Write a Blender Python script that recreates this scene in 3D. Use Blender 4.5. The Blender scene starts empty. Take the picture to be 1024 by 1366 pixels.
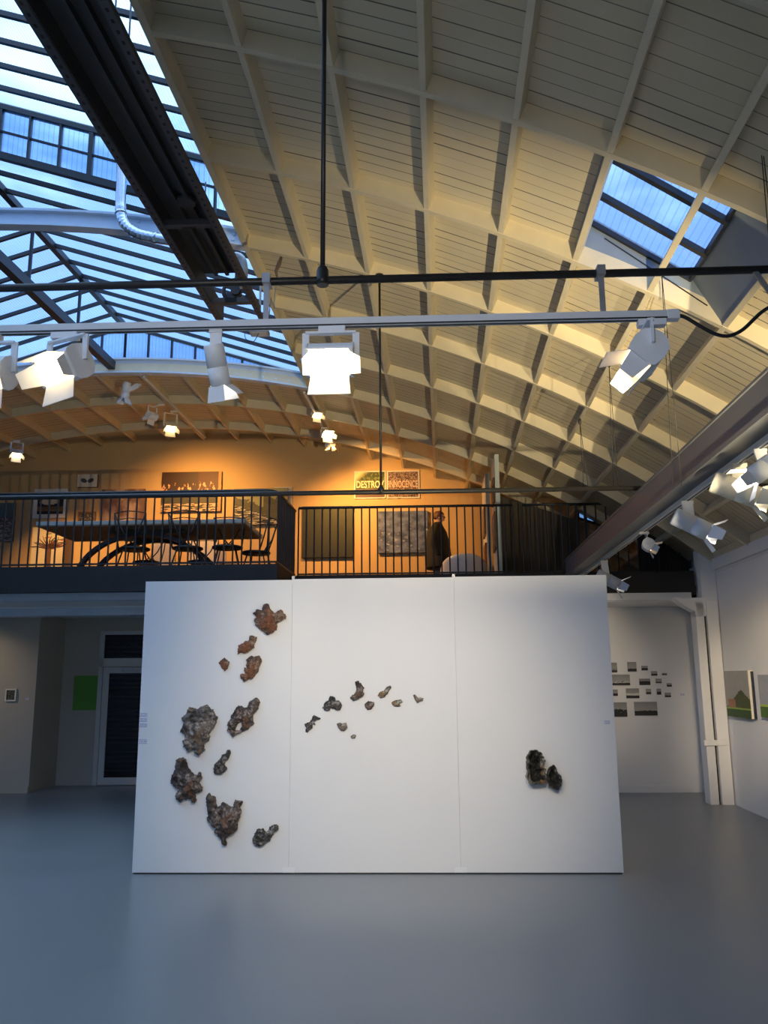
import bpy, bmesh, math, random
from mathutils import Vector, Matrix, geometry, noise
rnd = random.Random(7)
PI = math.pi
SK = 0.0303            # the cross walls stand 1.7 degrees off square to the hall's long axis
RZ = math.atan(SK)
col = bpy.context.scene.collection
sc = bpy.context.scene

# ------------------------------------------------------------------ camera
FPX, TH, RO, PS = 1115.08, 0.195683, -0.0080306, 0.0652309
EYE = Vector((0, 0, 1.6))
cf = Vector((-math.sin(PS)*math.cos(TH), math.cos(PS)*math.cos(TH), math.sin(TH)))
r0 = Vector((math.cos(PS), math.sin(PS), 0)); u0 = r0.cross(cf)
cr = math.cos(RO)*r0 + math.sin(RO)*u0
cu = -math.sin(RO)*r0 + math.cos(RO)*u0
cam = bpy.data.cameras.new('camera'); camo = bpy.data.objects.new('camera', cam); col.objects.link(camo)
camo.matrix_world = Matrix(((cr.x, cu.x, -cf.x, EYE.x), (cr.y, cu.y, -cf.y, EYE.y), (cr.z, cu.z, -cf.z, EYE.z), (0, 0, 0, 1)))
cam.sensor_fit = 'VERTICAL'; cam.sensor_height = 36; cam.lens = 36*FPX/1366; cam.clip_start = .05; cam.clip_end = 400
sc.camera = camo

# measured positions: a picture direction met with a plane of the building gives (x, d, z); d runs down the hall, W() makes it world
def ray(px, py): return cf + cr*((px-512)/FPX) - cu*((py-683)/FPX)
def at(px, py, d):
    v = ray(px, py); t = d/(v.y-SK*v.x); return (v.x*t, d, 1.6+v.z*t)
def atz(px, py, z):
    v = ray(px, py); t = (z-1.6)/v.z; return (v.x*t, v.y*t-SK*v.x*t, z)
def atx(px, py, x):
    v = ray(px, py); t = x/v.x; return (x, v.y*t-SK*x, 1.6+v.z*t)
def W(x, d, z): return Vector((x, d+SK*x, z))

# ------------------------------------------------------------------ mesh builder
class MB:
    def __init__(s): s.v = []; s.f = []; s.sm = []
    def add(s, vs, fs, smooth=False):
        n = len(s.v); s.v += [Vector(p) for p in vs]; s.f += [[i+n for i in f] for f in fs]; s.sm += [smooth]*len(fs); return s
    def box(s, x0, x1, y0, y1, z0, z1):
        return s.add([(x0,y0,z0),(x1,y0,z0),(x1,y1,z0),(x0,y1,z0),(x0,y0,z1),(x1,y0,z1),(x1,y1,z1),(x0,y1,z1)],
                     [(0,3,2,1),(4,5,6,7),(0,1,5,4),(1,2,6,5),(2,3,7,6),(3,0,4,7)])
    def hexa(s, q):      # 8 points: bottom ring, top ring
        return s.add(q, [(0,3,2,1),(4,5,6,7),(0,1,5,4),(1,2,6,5),(2,3,7,6),(3,0,4,7)])
    def bar(s, p, q, w, h, up=(0,0,1)):
        p = Vector(p); q = Vector(q); a = (q-p).normalized(); up = Vector(up)
        x = a.cross(up)
        if x.length < 1e-4: x = a.cross(Vector((0,1,0)))
        x.normalize(); y = x.cross(a).normalized(); x = x*w/2; y = y*h/2
        return s.hexa([p-x-y, p+x-y, p+x+y, p-x+y, q-x-y, q+x-y, q+x+y, q-x+y])
    def tube(s, pts, r, n=8, caps=True, closed=False):
        pts = [Vector(p) for p in pts]; rs = r if isinstance(r, (list, tuple)) else [r]*len(pts)
        rings = []; prev = None
        for i, p in enumerate(pts):
            if closed: a = pts[(i+1) % len(pts)]-pts[i-1]
            else: a = pts[min(i+1, len(pts)-1)]-pts[max(i-1, 0)]
            a.normalize()
            if prev is None:
                u = a.cross(Vector((0,0,1)));
                if u.length < 1e-3: u = a.cross(Vector((1,0,0)))
            else:
                u = prev - a*prev.dot(a)
            u.normalize(); prev = u; w = a.cross(u)
            rings.append([p+(u*math.cos(2*PI*k/n)+w*math.sin(2*PI*k/n))*rs[i] for k in range(n)])
        vs = [q for r_ in rings for q in r_]; fs = []
        m = len(rings)
        for i in range(m if closed else m-1):
            j = (i+1) % m
            for k in range(n): fs.append((i*n+k, i*n+(k+1) % n, j*n+(k+1) % n, j*n+k))
        s.add(vs, fs, True)
        if caps and not closed:
            b = len(s.v)-len(vs)
            s.f += [[b+k for k in range(n)][::-1], [b+(m-1)*n+k for k in range(n)]]; s.sm += [False, False]
        return s
    def lathe(s, prof, n=20, c=(0,0,0)):
        vs = []; c = Vector(c)
        for r, z in prof: vs += [c+Vector((r*math.cos(2*PI*k/n), r*math.sin(2*PI*k/n), z)) for k in range(n)]
        fs = []
        for i in range(len(prof)-1):
            for k in range(n): fs.append((i*n+k, i*n+(k+1) % n, (i+1)*n+(k+1) % n, (i+1)*n+k))
        s.add(vs, fs, True)
        b = len(s.v)-len(vs); s.f += [[b+k for k in range(n)][::-1], [b+(len(prof)-1)*n+k for k in range(n)]]; s.sm += [False, False]
        return s
    def prism(s, poly, axis, a, b):   # poly of 2D points extruded along axis (0,1,2) from a to b
        def P(u, w, t): return [(t,u,w),(u,t,w),(u,w,t)][axis]
        n = len(poly)
        vs = [P(u, w, a) for u, w in poly]+[P(u, w, b) for u, w in poly]
        return s.add(vs, [list(range(n))[::-1], [n+i for i in range(n)]]+[(i, (i+1) % n, n+(i+1) % n, n+i) for i in range(n)])
    def xf(s, M):
        s.v = [M @ p for p in s.v]; return s
    def build(s, name, mat, parent=None, shear=False, loc=None, bevel=0):
        vs = [W(*p) for p in s.v] if shear else s.v
        me = bpy.data.meshes.new(name); me.from_pydata([tuple(p) for p in vs], [], s.f); me.validate()
        if len(me.polygons) == len(s.sm): me.polygons.foreach_set('use_smooth', s.sm)
        bm = bmesh.new(); bm.from_mesh(me); bmesh.ops.recalc_face_normals(bm, faces=bm.faces[:]); bm.to_mesh(me); bm.free()
        me.update()
        if mat: me.materials.append(mat)
        o = bpy.data.objects.new(name, me); col.objects.link(o)
        if parent: o.parent = parent
        if loc: o.location = loc
        if bevel:
            b = o.modifiers.new('bevel', 'BEVEL'); b.width = bevel; b.segments = 2; b.limit_method = 'ANGLE'
        return o

def tag(o, label=None, cat=None, group=None, kind=None):
    if label: o['label'] = label
    if cat: o['category'] = cat
    if group: o['group'] = group
    if kind: o['kind'] = kind
    return o
def empty(name, loc, rz=0, **k):
    o = bpy.data.objects.new(name, None); col.objects.link(o); o.location = loc; o.rotation_euler = (0, 0, rz); o.empty_display_size = .1
    return tag(o, **k)
def dup(root, loc, rz=None, **k):
    r = root.copy(); col.objects.link(r); r.location = loc
    if rz is not None: r.rotation_euler = (0, 0, rz)
    for ch in list(root.children):
        c = ch.copy(); col.objects.link(c); c.parent = r
        for g in ch.children:
            d = g.copy(); col.objects.link(d); d.parent = c
    return tag(r, **k)

# ------------------------------------------------------------------ materials
class NB:
    """short-hand for a node tree"""
    def __init__(s, name):
        s.m = bpy.data.materials.new(name); s.m.use_nodes = True; s.t = s.m.node_tree; s.t.nodes.clear()
        s.out = s.t.nodes.new('ShaderNodeOutputMaterial'); s._tc = None
    def n(s, typ, **k):
        o = s.t.nodes.new(typ)
        for a, b in k.items(): setattr(o, a, b)
        return o
    def link(s, a, b): s.t.links.new(a, b)
    def put(s, inp, v):
        if isinstance(v, (int, float)): inp.default_value = v
        elif isinstance(v, tuple): inp.default_value = v if len(v) == 4 or inp.type == 'VECTOR' else (*v, 1)
        else: s.link(v, inp)
    @property
    def tc(s):
        if not s._tc: s._tc = s.n('ShaderNodeTexCoord')
        return s._tc
    def sep(s, v):
        o = s.n('ShaderNodeSeparateXYZ'); s.link(v, o.inputs[0]); return o.outputs
    def gen(s): return s.sep(s.tc.outputs['Generated'])
    def obj(s): return s.sep(s.tc.outputs['Object'])
    def ma(s, op, a, b=0.0, c=0.0):
        o = s.n('ShaderNodeMath', operation=op); s.put(o.inputs[0], a); s.put(o.inputs[1], b); s.put(o.inputs[2], c); return o.outputs[0]
    def noise(s, scale, detail=3, vec=None, rough=.55, dist=0.0, out=0):
        o = s.n('ShaderNodeTexNoise'); o.inputs['Scale'].default_value = scale; o.inputs['Detail'].default_value = detail
        o.inputs['Roughness'].default_value = rough; o.inputs['Distortion'].default_value = dist
        s.link(vec if vec is not None else s.tc.outputs['Object'], o.inputs['Vector']); return o.outputs[out]
    def vor(s, scale, vec=None, out=0, feature='F1'):
        o = s.n('ShaderNodeTexVoronoi', feature=feature); o.inputs['Scale'].default_value = scale
        s.link(vec if vec is not None else s.tc.outputs['Object'], o.inputs['Vector']); return o.outputs[out]
    def vec(s, x, y, z):
        o = s.n('ShaderNodeCombineXYZ'); s.put(o.inputs[0], x); s.put(o.inputs[1], y); s.put(o.inputs[2], z); return o.outputs[0]
    def gt(s, a, b): return s.ma('GREATER_THAN', a, b)
    def lt(s, a, b): return s.ma('LESS_THAN', a, b)
    def sstep(s, v, a, b):
        o = s.n('ShaderNodeMapRange', interpolation_type='SMOOTHSTEP'); s.put(o.inputs[0], v); s.put(o.inputs[1], a); s.put(o.inputs[2], b); return o.outputs[0]
    def mix(s, f, a, b):
        o = s.n('ShaderNodeMix', data_type='RGBA'); s.put(o.inputs[0], f); s.put(o.inputs[6], a); s.put(o.inputs[7], b); return o.outputs[2]
    def ramp(s, v, stops):
        o = s.n('ShaderNodeValToRGB'); e = o.color_ramp.elements
        while len(e) < len(stops): e.new(.5)
        for i, (p, c) in enumerate(stops): e[i].position = p; e[i].color = (*c, 1)
        s.put(o.inputs[0], v); return o.outputs[0]
    def bsdf(s, color, rough=.6, metal=0.0, spec=.5, bump=None, bstr=.2, bdist=.01):
        p = s.n('ShaderNodeBsdfPrincipled'); s.put(p.inputs['Base Color'], color); s.put(p.inputs['Roughness'], rough)
        s.put(p.inputs['Metallic'], metal); s.put(p.inputs['Specular IOR Level'], spec)
        if bump is not None:
            b = s.n('ShaderNodeBump'); b.inputs['Strength'].default_value = bstr; b.inputs['Distance'].default_value = bdist
            s.link(bump, b.inputs['Height']); s.link(b.outputs[0], p.inputs['Normal'])
        s.link(p.outputs[0], s.out.inputs[0]); return s.m

def M(name, c, rough=.6, metal=0.0, var=.06, scale=6, bump=0.0, bscale=60, spec=.5):
    b = NB(name); k = b.noise(scale, 4)
    lo = tuple(max(0, x*(1-var*2)) for x in c); hi = tuple(min(1, x*(1+var*2)) for x in c)
    cc = b.mix(k, lo, hi)
    return b.bsdf(cc, rough, metal, spec, b.noise(bscale, 3) if bump else None, bump)
def emit(name, c, st):
    b = NB(name); e = b.n('ShaderNodeEmission'); b.put(e.inputs[0], c); e.inputs[1].default_value = st; b.link(e.outputs[0], b.out.inputs[0]); return b.m

m_white = M('white painted wall', (.80,.79,.77), .75, var=.02, scale=2, bump=.04)
m_lowwall = M('white wall with painted shade', (.46,.41,.335), .8, var=.02, scale=2, bump=.04)  # shade under the gallery is put into the white wall's colour
m_partition = M('white painted chipboard', (.80,.80,.80), .55, var=.012, scale=3, bump=.03, bscale=90)
m_wood = M('cream painted timber', (.67,.575,.39), .6, var=.06, scale=5, bump=.06)
m_steelwhite = M('white painted steel', (.60,.67,.75), .45, var=.05, scale=5)
m_black = M('black painted steel', (.012,.013,.016), .45, var=.2, scale=8)
m_darksteel = M('dark brown steel beam', (.012,.0095,.008), .6, var=.2, scale=5)
m_iron = M('blackened pipe', (.03,.027,.025), .42, metal=.3, var=.2, scale=12)
m_trough = M('dark sheet metal', (.035,.033,.034), .5, var=.15, scale=4)
m_lampwhite = M('white lacquered lamp metal', (.86,.86,.86), .4, var=.02)
m_lampgrey = M('grey lacquered lamp metal', (.5,.5,.52), .4, var=.03)
m_track = M('white aluminium track', (.74,.74,.74), .4, metal=0, var=.03)
m_slot = M('black track slot', (.01,.01,.01), .5)
m_chrome = M('galvanised duct', (.7,.72,.74), .22, metal=1.0, var=.05)
m_galv = M('galvanised bracket', (.42,.42,.43), .45, metal=.7, var=.1, scale=20)
m_beamgrey = M('grey painted beam', (.105,.108,.118), .5, var=.05)
m_rubber = M('black cable rubber', (.01,.01,.012), .5)
m_glasswire = None

def boards():
    b = NB('cream painted roof boards'); x, y, z = b.obj()
    v = b.ma('SUBTRACT', y, b.ma('MULTIPLY', x, SK)); q = b.ma('DIVIDE', v, .112)
    fr = b.ma('FRACT', q); fl = b.ma('FLOOR', q)
    seg = b.ma('FLOOR', b.ma('DIVIDE', x, .56))
    rn = b.n('ShaderNodeTexWhiteNoise', noise_dimensions='2D'); b.link(b.vec(fl, seg, 0), rn.inputs[0])
    gapw = b.ma('MULTIPLY_ADD', rn.outputs[0], .075, .03)
    gap = b.lt(fr, gapw)
    n2 = b.noise(3, 4)
    base = b.mix(n2, (.58,.49,.32), (.70,.60,.41))
    rn2 = b.n('ShaderNodeTexWhiteNoise', noise_dimensions='1D'); b.link(fl, rn2.inputs['W'])
    base = b.mix(b.ma('MULTIPLY', rn2.outputs[0], .18), base, (.50,.47,.40))
    st = b.sstep(b.noise(1.3, 5), .62, .8)
    base = b.mix(b.ma('MULTIPLY', st, .25), base, (.45,.36,.22))
    c = b.mix(b.ma('MULTIPLY', gap, b.ma('MULTIPLY_ADD', rn.outputs[0], .45, .5)), base, (.05,.04,.03))
    return b.bsdf(c, .65, bump=b.ma('SUBTRACT', 1.0, gap), bstr=.5, bdist=.01)
m_boards = boards()

def floor_mat():
    b = NB('grey painted concrete floor')
    n1 = b.noise(.9, 5); n2 = b.noise(14, 4)
    c = b.mix(n1, (.20,.215,.228), (.242,.255,.268)); c = b.mix(b.ma('MULTIPLY', b.sstep(n2, .6, .8), .25), c, (.20,.205,.21))
    sp = b.lt(b.vor(9, out=0), .035); c = b.mix(b.ma('MULTIPLY', sp, .6), c, (.08,.08,.08))
    r = b.ma('MULTIPLY_ADD', n1, .14, .27)
    return b.bsdf(c, r, spec=.5, bump=b.noise(3, 3), bstr=.05)
m_floor = floor_mat()

def glass_mat(name, ax, tint, pitch=.03, lam=.18):
    """wired roof glass: clear with fine wires and a little haze of its own"""
    b = NB(name); o = b.obj()
    wv = b.lt(b.ma('FRACT', b.ma('DIVIDE', o[ax], pitch)), .16)
    wv = b.ma('MULTIPLY', wv, .3)
    c = b.mix(wv, tint, (.25,.33,.45))
    t = b.n('ShaderNodeBsdfTransparent'); b.link(c, t.inputs[0])
    d = b.n('ShaderNodeBsdfTranslucent'); b.put(d.inputs[0], (.8,.88,.95))
    g = b.n('ShaderNodeBsdfGlossy'); g.inputs['Roughness'].default_value = .1
    m1 = b.n('ShaderNodeMixShader'); m1.inputs[0].default_value = lam; b.link(t.outputs[0], m1.inputs[1]); b.link(d.outputs[0], m1.inputs[2])
    m2 = b.n('ShaderNodeMixShader'); m2.inputs[0].default_value = .04; b.link(m1.outputs[0], m2.inputs[1]); b.link(g.outputs[0], m2.inputs[2])
    b.link(m2.outputs[0], b.out.inputs[0]); return b.m
m_glass = glass_mat('wired lantern glass', 0, (.82,.90,.97))
m_glass_sky = glass_mat('wired skylight glass', 0, (.62,.72,.9), pitch=.045)
m_glass_v = glass_mat('wired upright glass', 0, (.7,.84,.95), pitch=.05)

# ------------------------------------------------------------------ world: bright dusk sky
w = bpy.data.worlds.new('sky'); sc.world = w; w.use_nodes = True; t = w.node_tree; t.nodes.clear()
tc = t.nodes.new('ShaderNodeTexCoord'); sp = t.nodes.new('ShaderNodeSeparateXYZ'); t.links.new(tc.outputs['Generated'], sp.inputs[0])
nz = t.nodes.new('ShaderNodeTexNoise'); nz.inputs['Scale'].default_value = 7; nz.inputs['Detail'].default_value = 5
mp = t.nodes.new('ShaderNodeMapping'); mp.inputs['Scale'].default_value = (1, 1, 3); t.links.new(tc.outputs['Generated'], mp.inputs[0]); t.links.new(mp.outputs[0], nz.inputs['Vector'])
ad = t.nodes.new('ShaderNodeMath'); ad.operation = 'MULTIPLY_ADD'; t.links.new(nz.outputs[0], ad.inputs[0]); ad.inputs[1].default_value = .5; t.links.new(sp.outputs[2], ad.inputs[2])
rp = t.nodes.new('ShaderNodeValToRGB'); e = rp.color_ramp.elements
e[0].position = 0; e[0].color = (.05,.12,.28,1); e[1].position = 1.0; e[1].color = (.62,.80,1.0,1)
for p_, c_ in ((.60,(.055,.145,.40,1)), (.74,(.10,.215,.52,1)), (.88,(.45,.62,.92,1))):
    k_ = e.new(p_); k_.color = c_
t.links.new(ad.outputs[0], rp.inputs[0])
bg = t.nodes.new('ShaderNodeBackground'); t.links.new(rp.outputs[0], bg.inputs[0]); bg.inputs[1].default_value = 3.4
wo = t.nodes.new('ShaderNodeOutputWorld'); t.links.new(bg.outputs[0], wo.inputs[0])

# ------------------------------------------------------------------ the hall's shape
CX, CZ, RAD = -4.528, -7.3226, 13.2
RIBS = [-2.14, -.81, .52, 1.85, 3.18, 4.508, 5.818, 7.188, 8.482, 9.801, 11.137, 12.48, 13.824]   # R1 = 4.508
R3, R6 = 7.188, 11.137
YN, YB = -3.4, 14.55          # near wall, upper back wall
XR, XL = 3.65, -12.7          # right and left walls
P0, DP = math.radians(12.15), math.radians(2.578)
def phi(x): return math.asin((x-CX)/RAD)
def arc(p, r=RAD): return (CX+r*math.sin(p), CZ+r*math.cos(p))
EAVE = phi(XR)
PH = [P0+DP*j for j in range(10)]           # right-hand purlins P0..P9
TB = .13                                     # rib and purlin depth
LX0, LX1 = 2*CX-arc(P0)[0], arc(P0)[0]       # lantern opening
CROWN = [P0*(1-2*k/9) for k in range(1, 9)]

floor = MB().box(XL, XR+.3, YN, 13.6, -.2, 0).build('floor', m_floor, shear=True); tag(floor, kind='structure')
# roof boards, bay by bay, leaving the lantern and the small skylight open
grid = [-EAVE]+[-p for p in reversed(PH)]+list(reversed(CROWN))+PH+[EAVE+.012]
dl = [YN]+RIBS+[YB]
ceil = MB()
for a, b in zip(grid, grid[1:]):
    pm = (a+b)/2
    for d0, d1 in zip(dl, dl[1:]):
        dm = (d0+d1)/2
        if abs(pm) < P0 and dm < R6: continue
        if PH[5]-.001 < pm < PH[7]+.001 and 4.5 < dm < 5.9: continue
        q = []
        for r in (RAD+TB, RAD+TB+.03):
            (xa, za), (xb, zb) = arc(a, r), arc(b, r)
            q += [(xa,d0,za),(xb,d0,zb),(xb,d1,zb),(xa,d1,za)]
        ceil.hexa(q)
ceiling = ceil.build('ceiling', m_boards, shear=True); tag(ceiling, kind='structure')
def purlin(p, d0, d1, name='purlin'):
    wd = .022
    q = []
    for d in (d0, d1):
        for s_, r in ((-1,RAD),(1,RAD),(1,RAD+TB+.01),(-1,RAD+TB+.01)):
            x, z = arc(p, r); q.append((x+s_*wd*math.cos(p), d, z-s_*wd*math.sin(p)))
    return MB().hexa(q).build(name, m_wood, ceiling, shear=True, bevel=.004)
for j, p in enumerate(PH):
    purlin(p, YN, YB)
for p in CROWN: purlin(p, R6, YB)
for j, p in enumerate(PH): purlin(-p, YN if j == 0 else 6.0, YB)
def rib(d, a, b, name='rib', mat=m_wood, r0=RAD-.003, r1=RAD+TB+.01, wd=.045, par=ceiling):
    mb = MB(); n = max(6, int((b-a)/.04)); vs = []
    for i in range(n+1):
        p = a+(b-a)*i/n
        for r, s_ in ((r0,-1),(r0,1),(r1,1),(r1,-1)):
            x, z = arc(p, r); vs.append((x, d+s_*wd/2, z))
    fs = [(i*4+k, i*4+(k+1) % 4, i*4+4+(k+1) % 4, i*4+4+k) for i in range(n) for k in range(4)]
    fs += [(0,1,2,3), (4*n+3,4*n+2,4*n+1,4*n)]
    return mb.add(vs, fs).build(name, mat, par, shear=True)
for d in RIBS:
    if d < R6-.1:
        rib(d, P0, EAVE-.004)
        if d > 7: rib(d, -EAVE+.004, -P0)
    else: rib(d, -EAVE+.004, EAVE-.004)

# walls
def slab(name, x0, x1, d0, d1, z0, z1, mat=m_white, par=None, kind='structure', **k):
    o = MB().box(x0, x1, d0, d1, z0, z1).build(name, mat, par, shear=True, **k)
    if par is None: tag(o, kind=kind)
    return o
MZ = 2.78                                   # upper floor level
wr = slab('wall_right', XR, XR+.25, YN, 14.7, 0, 3.16)
def gable(name, d0, d1, zb):
    n = 40; top = [arc(-EAVE+(2*EAVE)*i/n, RAD+TB+.02) for i in range(n+1)]
    poly = [(XL, zb), (XR+.2, zb)]+[(x, z) for x, z in reversed(top)]
    return tag(MB().prism(poly, 1, d0, d1).build(name, m_white, shear=True), kind='structure')
wbu = gable('wall_back', YB, YB+.2, MZ-.3); wbu.data.materials.clear(); wbu.data.materials.append(M('ochre painted wall', (.60,.41,.19), .8, var=.03, scale=1.5))
wn = gable('wall_near', YN-.2, YN, 0)
wl = slab('wall_left', XL-.25, XL, YN, 14.7, 0, 3.2)
slab('wall_lower_right', .7, XR, 12.33, 12.5, 0, 2.62)
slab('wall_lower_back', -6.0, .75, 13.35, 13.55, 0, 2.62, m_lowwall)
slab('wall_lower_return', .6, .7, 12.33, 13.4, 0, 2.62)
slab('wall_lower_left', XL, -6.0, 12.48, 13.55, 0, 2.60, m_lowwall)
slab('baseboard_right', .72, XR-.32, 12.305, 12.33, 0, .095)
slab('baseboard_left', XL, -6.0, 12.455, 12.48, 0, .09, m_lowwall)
# right wall ledge and eaves board
slab('trim_1', XR-.05, XR, YN, 14.5, 2.96, 3.10, m_white)
slab('trim_2', XR-.025, XR, YN, 14.5, 3.10, 3.2, m_wood)
slab('trim_3', XR-.012, XR+.02, YN, 14.5, 2.93, 2.955, m_white)
# upper floor and its steel edge beams
D1, D2 = 9.95, 11.27
XC = -1.94
uf = MB().box(XL, XC, D1+.1, YB, MZ-.12, MZ).box(XC, XR-.1, D2+.1, YB, MZ-.12, MZ).build('floor_upper', m_darksteel, shear=True); tag(uf, kind='structure')
slab('ceiling_lower', XL, XR, D2+.15, 13.5, 2.58, 2.62, m_white)
slab('ceiling_lower_left', XL, XC-.05, D1+.3, D2+.15, 2.60, 2.64, m_white)
slab('trim_4', XL, XC-.06, D1+.25, D1+.45, 2.57, 2.66, m_steelwhite)
slab('trim_5', XL, XC-.06, D2+.2, D2+.5, 2.48, 2.60, m_steelwhite)
bm1 = slab('trim_6', XL, XC, D1, D1+.12, 2.645, 2.957, m_darksteel)
slab('trim_7', XC-.12, XC, D1+.12, D2+.1, 2.645, 2.957, m_darksteel)
slab('trim_8', XC, XR-.25, D2, D2+.12, 2.69, 2.972, m_darksteel)
slab('trim_9', XC, XR-.3, D2+.02, D2+.16, 2.59, 2.685, m_white)

# column by the right wall: two flanges with an open joint, a haunch and a band
cl = empty('steel_column', W(3.5, 11.25, 0), RZ, label='white boxed steel column with an open joint under the dark floor beam', cat='column')
x0 = 0
MB().box(-.16, -.05, -.1, .1, 0, 2.55).build('post', m_white, cl, bevel=.006)
MB().box(-.02, .13, -.12, .12, 0, 2.55).build('post', m_white, cl, bevel=.006)
MB().box(-.055, -.015, -.05, .1, 0, 2.55).build('joint', m_slot, cl)
MB().box(-.19, .1, -.13, -.1, .72, .79).build('band', m_white, cl, bevel=.004)
MB().prism([(-.42,2.60),(-.30,2.50),(-.16,2.42),(-.16,2.36),(.14,2.36),(.14,2.60)], 1, -.1, .1).build('bracket', m_white, cl)
MB().box(-.06, .14, -.11, .11, 2.60, 3.24).build('cap', m_white, cl)

# ------------------------------------------------------------------ lantern over the open middle of the roof
EZ, RGZ, DS = 5.86, 6.74, 7.2
HALF = LX1-CX
def slope(x): return RGZ-(RGZ-EZ)*abs(x-CX)/HALF
UP = .55
lan = empty('roof_lantern', W(CX, 7, EZ), 0, label='long gabled glass roof lantern with dark glazing bars along the middle of the vaulted roof', cat='skylight')
def lpart(mb, name, mat, **k):
    mb.v = [W(*p)-lan.location for p in mb.v]
    return mb.build(name, mat, lan, **k)
def zroof(x, r=RAD): return CZ+math.sqrt(r*r-(x-CX)**2)
for sgn in (-1, 1):
    xe = CX+sgn*HALF
    for d0, d1, dz in ((YN, DS, UP), (DS, R6+.3, 0)):
        mb = MB()
        mb.hexa([(CX,d0,RGZ+dz),(xe,d0,EZ+dz),(xe,d1,EZ+dz),(CX,d1,RGZ+dz),(CX,d0,RGZ+dz+.006),(xe,d0,EZ+dz+.006),(xe,d1,EZ+dz+.006),(CX,d1,RGZ+dz+.006)])
        lpart(mb, 'glazing', m_glass)
        # curb between the roof edge and the glass
        zb = zroof(xe)-.01
        lpart(MB().box(xe-.02 if sgn > 0 else xe-.03, xe+.03 if sgn > 0 else xe+.02, d0, d1, zb, EZ+.02), 'curb', m_wood)
        if dz: lpart(MB().box(xe-.01, xe+.01, d0, d1, EZ+.02, EZ+dz), 'side_glazing', m_glass_v)
for d in [6.86-.362*k for k in range(11)]+[7.52+.385*k for k in range(10)]:
    dz = UP if d < DS else 0
    for sgn in ((1,-1) if d > 5.5 else (1,)):
        xe = CX+sgn*HALF
        lpart(MB().bar((CX, d, RGZ+dz-.022), (xe, d, EZ+dz-.022), .036, .045), 'glazing_bar', m_black)
# ridge, tie beam, hangers
lpart(MB().bar((CX, DS, RGZ-.04), (CX, R6+.3, RGZ-.04), .07, .08).bar((CX, YN, RGZ+UP-.04), (CX, DS, RGZ+UP-.04), .07, .08), 'ridge_beam', m_black)
lpart(MB().bar((CX-.05, 5.5, zroof(CX)+.11), (CX-.05, R6, zroof(CX)+.11), .10, .12), 'tie_beam', m_trough)
for d in (8.6, 9.9):
    lpart(MB().bar((CX-.02, d, zroof(CX)+.15), (CX-.02, d, RGZ-.05), .03, .03, (0,1,0)), 'hanger', m_black)
# clerestory step across the lantern at DS
st = MB(); gl = MB()
for sgn in (1, -1):
    xe = CX+sgn*HALF
    for z_, hh in ((.0, .07), (UP-.02, .06)):
        st.bar((CX, DS, RGZ+z_), (xe, DS, EZ+z_), .06, hh)
    st.bar((CX, DS, RGZ+UP*.48), (xe, DS, EZ+UP*.48), .025, .018)
    n = 9
    for i in range(1, n):
        x = CX+sgn*HALF*i/n; th = .045 if i % 3 == 1 else .02
        st.bar((x, DS, slope(x)), (x, DS, slope(x)+UP), th, .05, (0,1,0))
    gl.hexa([(CX,DS-.004,RGZ),(xe,DS-.004,EZ),(xe,DS+.004,EZ),(CX,DS+.004,RGZ),(CX,DS-.004,RGZ+UP),(xe,DS-.004,EZ+UP),(xe,DS+.004,EZ+UP),(CX,DS+.004,RGZ+UP)])
lpart(st, 'clerestory_frame', m_black); lpart(gl, 'clerestory_glass', m_glass_v)
# far gable
DG = R6+.3
st = MB(); gl = MB()
zb = lambda x: EZ+.02+.13*(1-((x-CX)/HALF)**2)
for sgn in (1, -1):
    xe = CX+sgn*HALF
    st.bar((CX, DG, RGZ-.02), (xe, DG, EZ-.0), .04, .05)
    n = 8
    for i in range(n):
        xa, xb = CX+sgn*HALF*i/n, CX+sgn*HALF*(i+1)/n
        st.bar((xa, DG, zb(xa)), (xb, DG, zb(xb)), .04, .035)
        st.bar((xa, DG, zb(xa)), (xa, DG, slope(xa)), .03, .03, (0,1,0))
        gl.hexa([(xa,DG-.003,zb(xa)-.02),(xb,DG-.003,zb(xb)-.02),(xb,DG+.003,zb(xb)-.02),(xa,DG+.003,zb(xa)-.02),
                 (xa,DG-.003,slope(xa)),(xb,DG-.003,slope(xb)),(xb,DG+.003,slope(xb)),(xa,DG+.003,slope(xa))])
lpart(st, 'gable_frame', m_black); lpart(gl, 'gable_glass', m_glass_v)
# white steel arches R3 and R6 carried across the opening
def arch(d, depth, name, label, up=.24):
    o = empty(name, W(CX, d, zroof(CX)), 0, label=label, cat='roof beam')
    a, b = -P0, P0
    def bandp(r0, r1, wd, nm, mat):
        mb = MB(); n = 24; vs = []
        for i in range(n+1):
            p = a+(b-a)*i/n
            for r, s_ in ((r0,-1),(r0,1),(r1,1),(r1,-1)):
                x, z = arc(p, r); vs.append(W(x, d+s_*wd/2, z)-o.location)
        fs = [(i*4+k, i*4+(k+1) % 4, i*4+4+(k+1) % 4, i*4+4+k) for i in range(n) for k in range(4)]+[(0,1,2,3),(4*n+3,4*n+2,4*n+1,4*n)]
        mb.add(vs, fs)
        if nm == 'web':
            for sg in (-1, 1):
                for k in range(12):
                    p = sg*(P0-.010-.014*(k//2)); x, z = arc(p, r0+(r1-r0)*(.3+.4*(k % 2))); c_ = W(x, d-wd/2, z)-o.location
                    rr = MB().lathe([(.016,0),(.013,.008),(.003,.012)], 8); mb.add([Vector((q.x, -q.z, q.y))+c_ for q in rr.v], rr.f, True)
        mb.build(nm, mat, o)
    bandp(RAD+.0, RAD+depth, .03, 'web', m_steelwhite)
    bandp(RAD-.012, RAD+.012, .12, 'flange', m_steelwhite)
    bandp(RAD+depth-.012, RAD+depth+.012, .12, 'flange', m_steelwhite)
    return o
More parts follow.
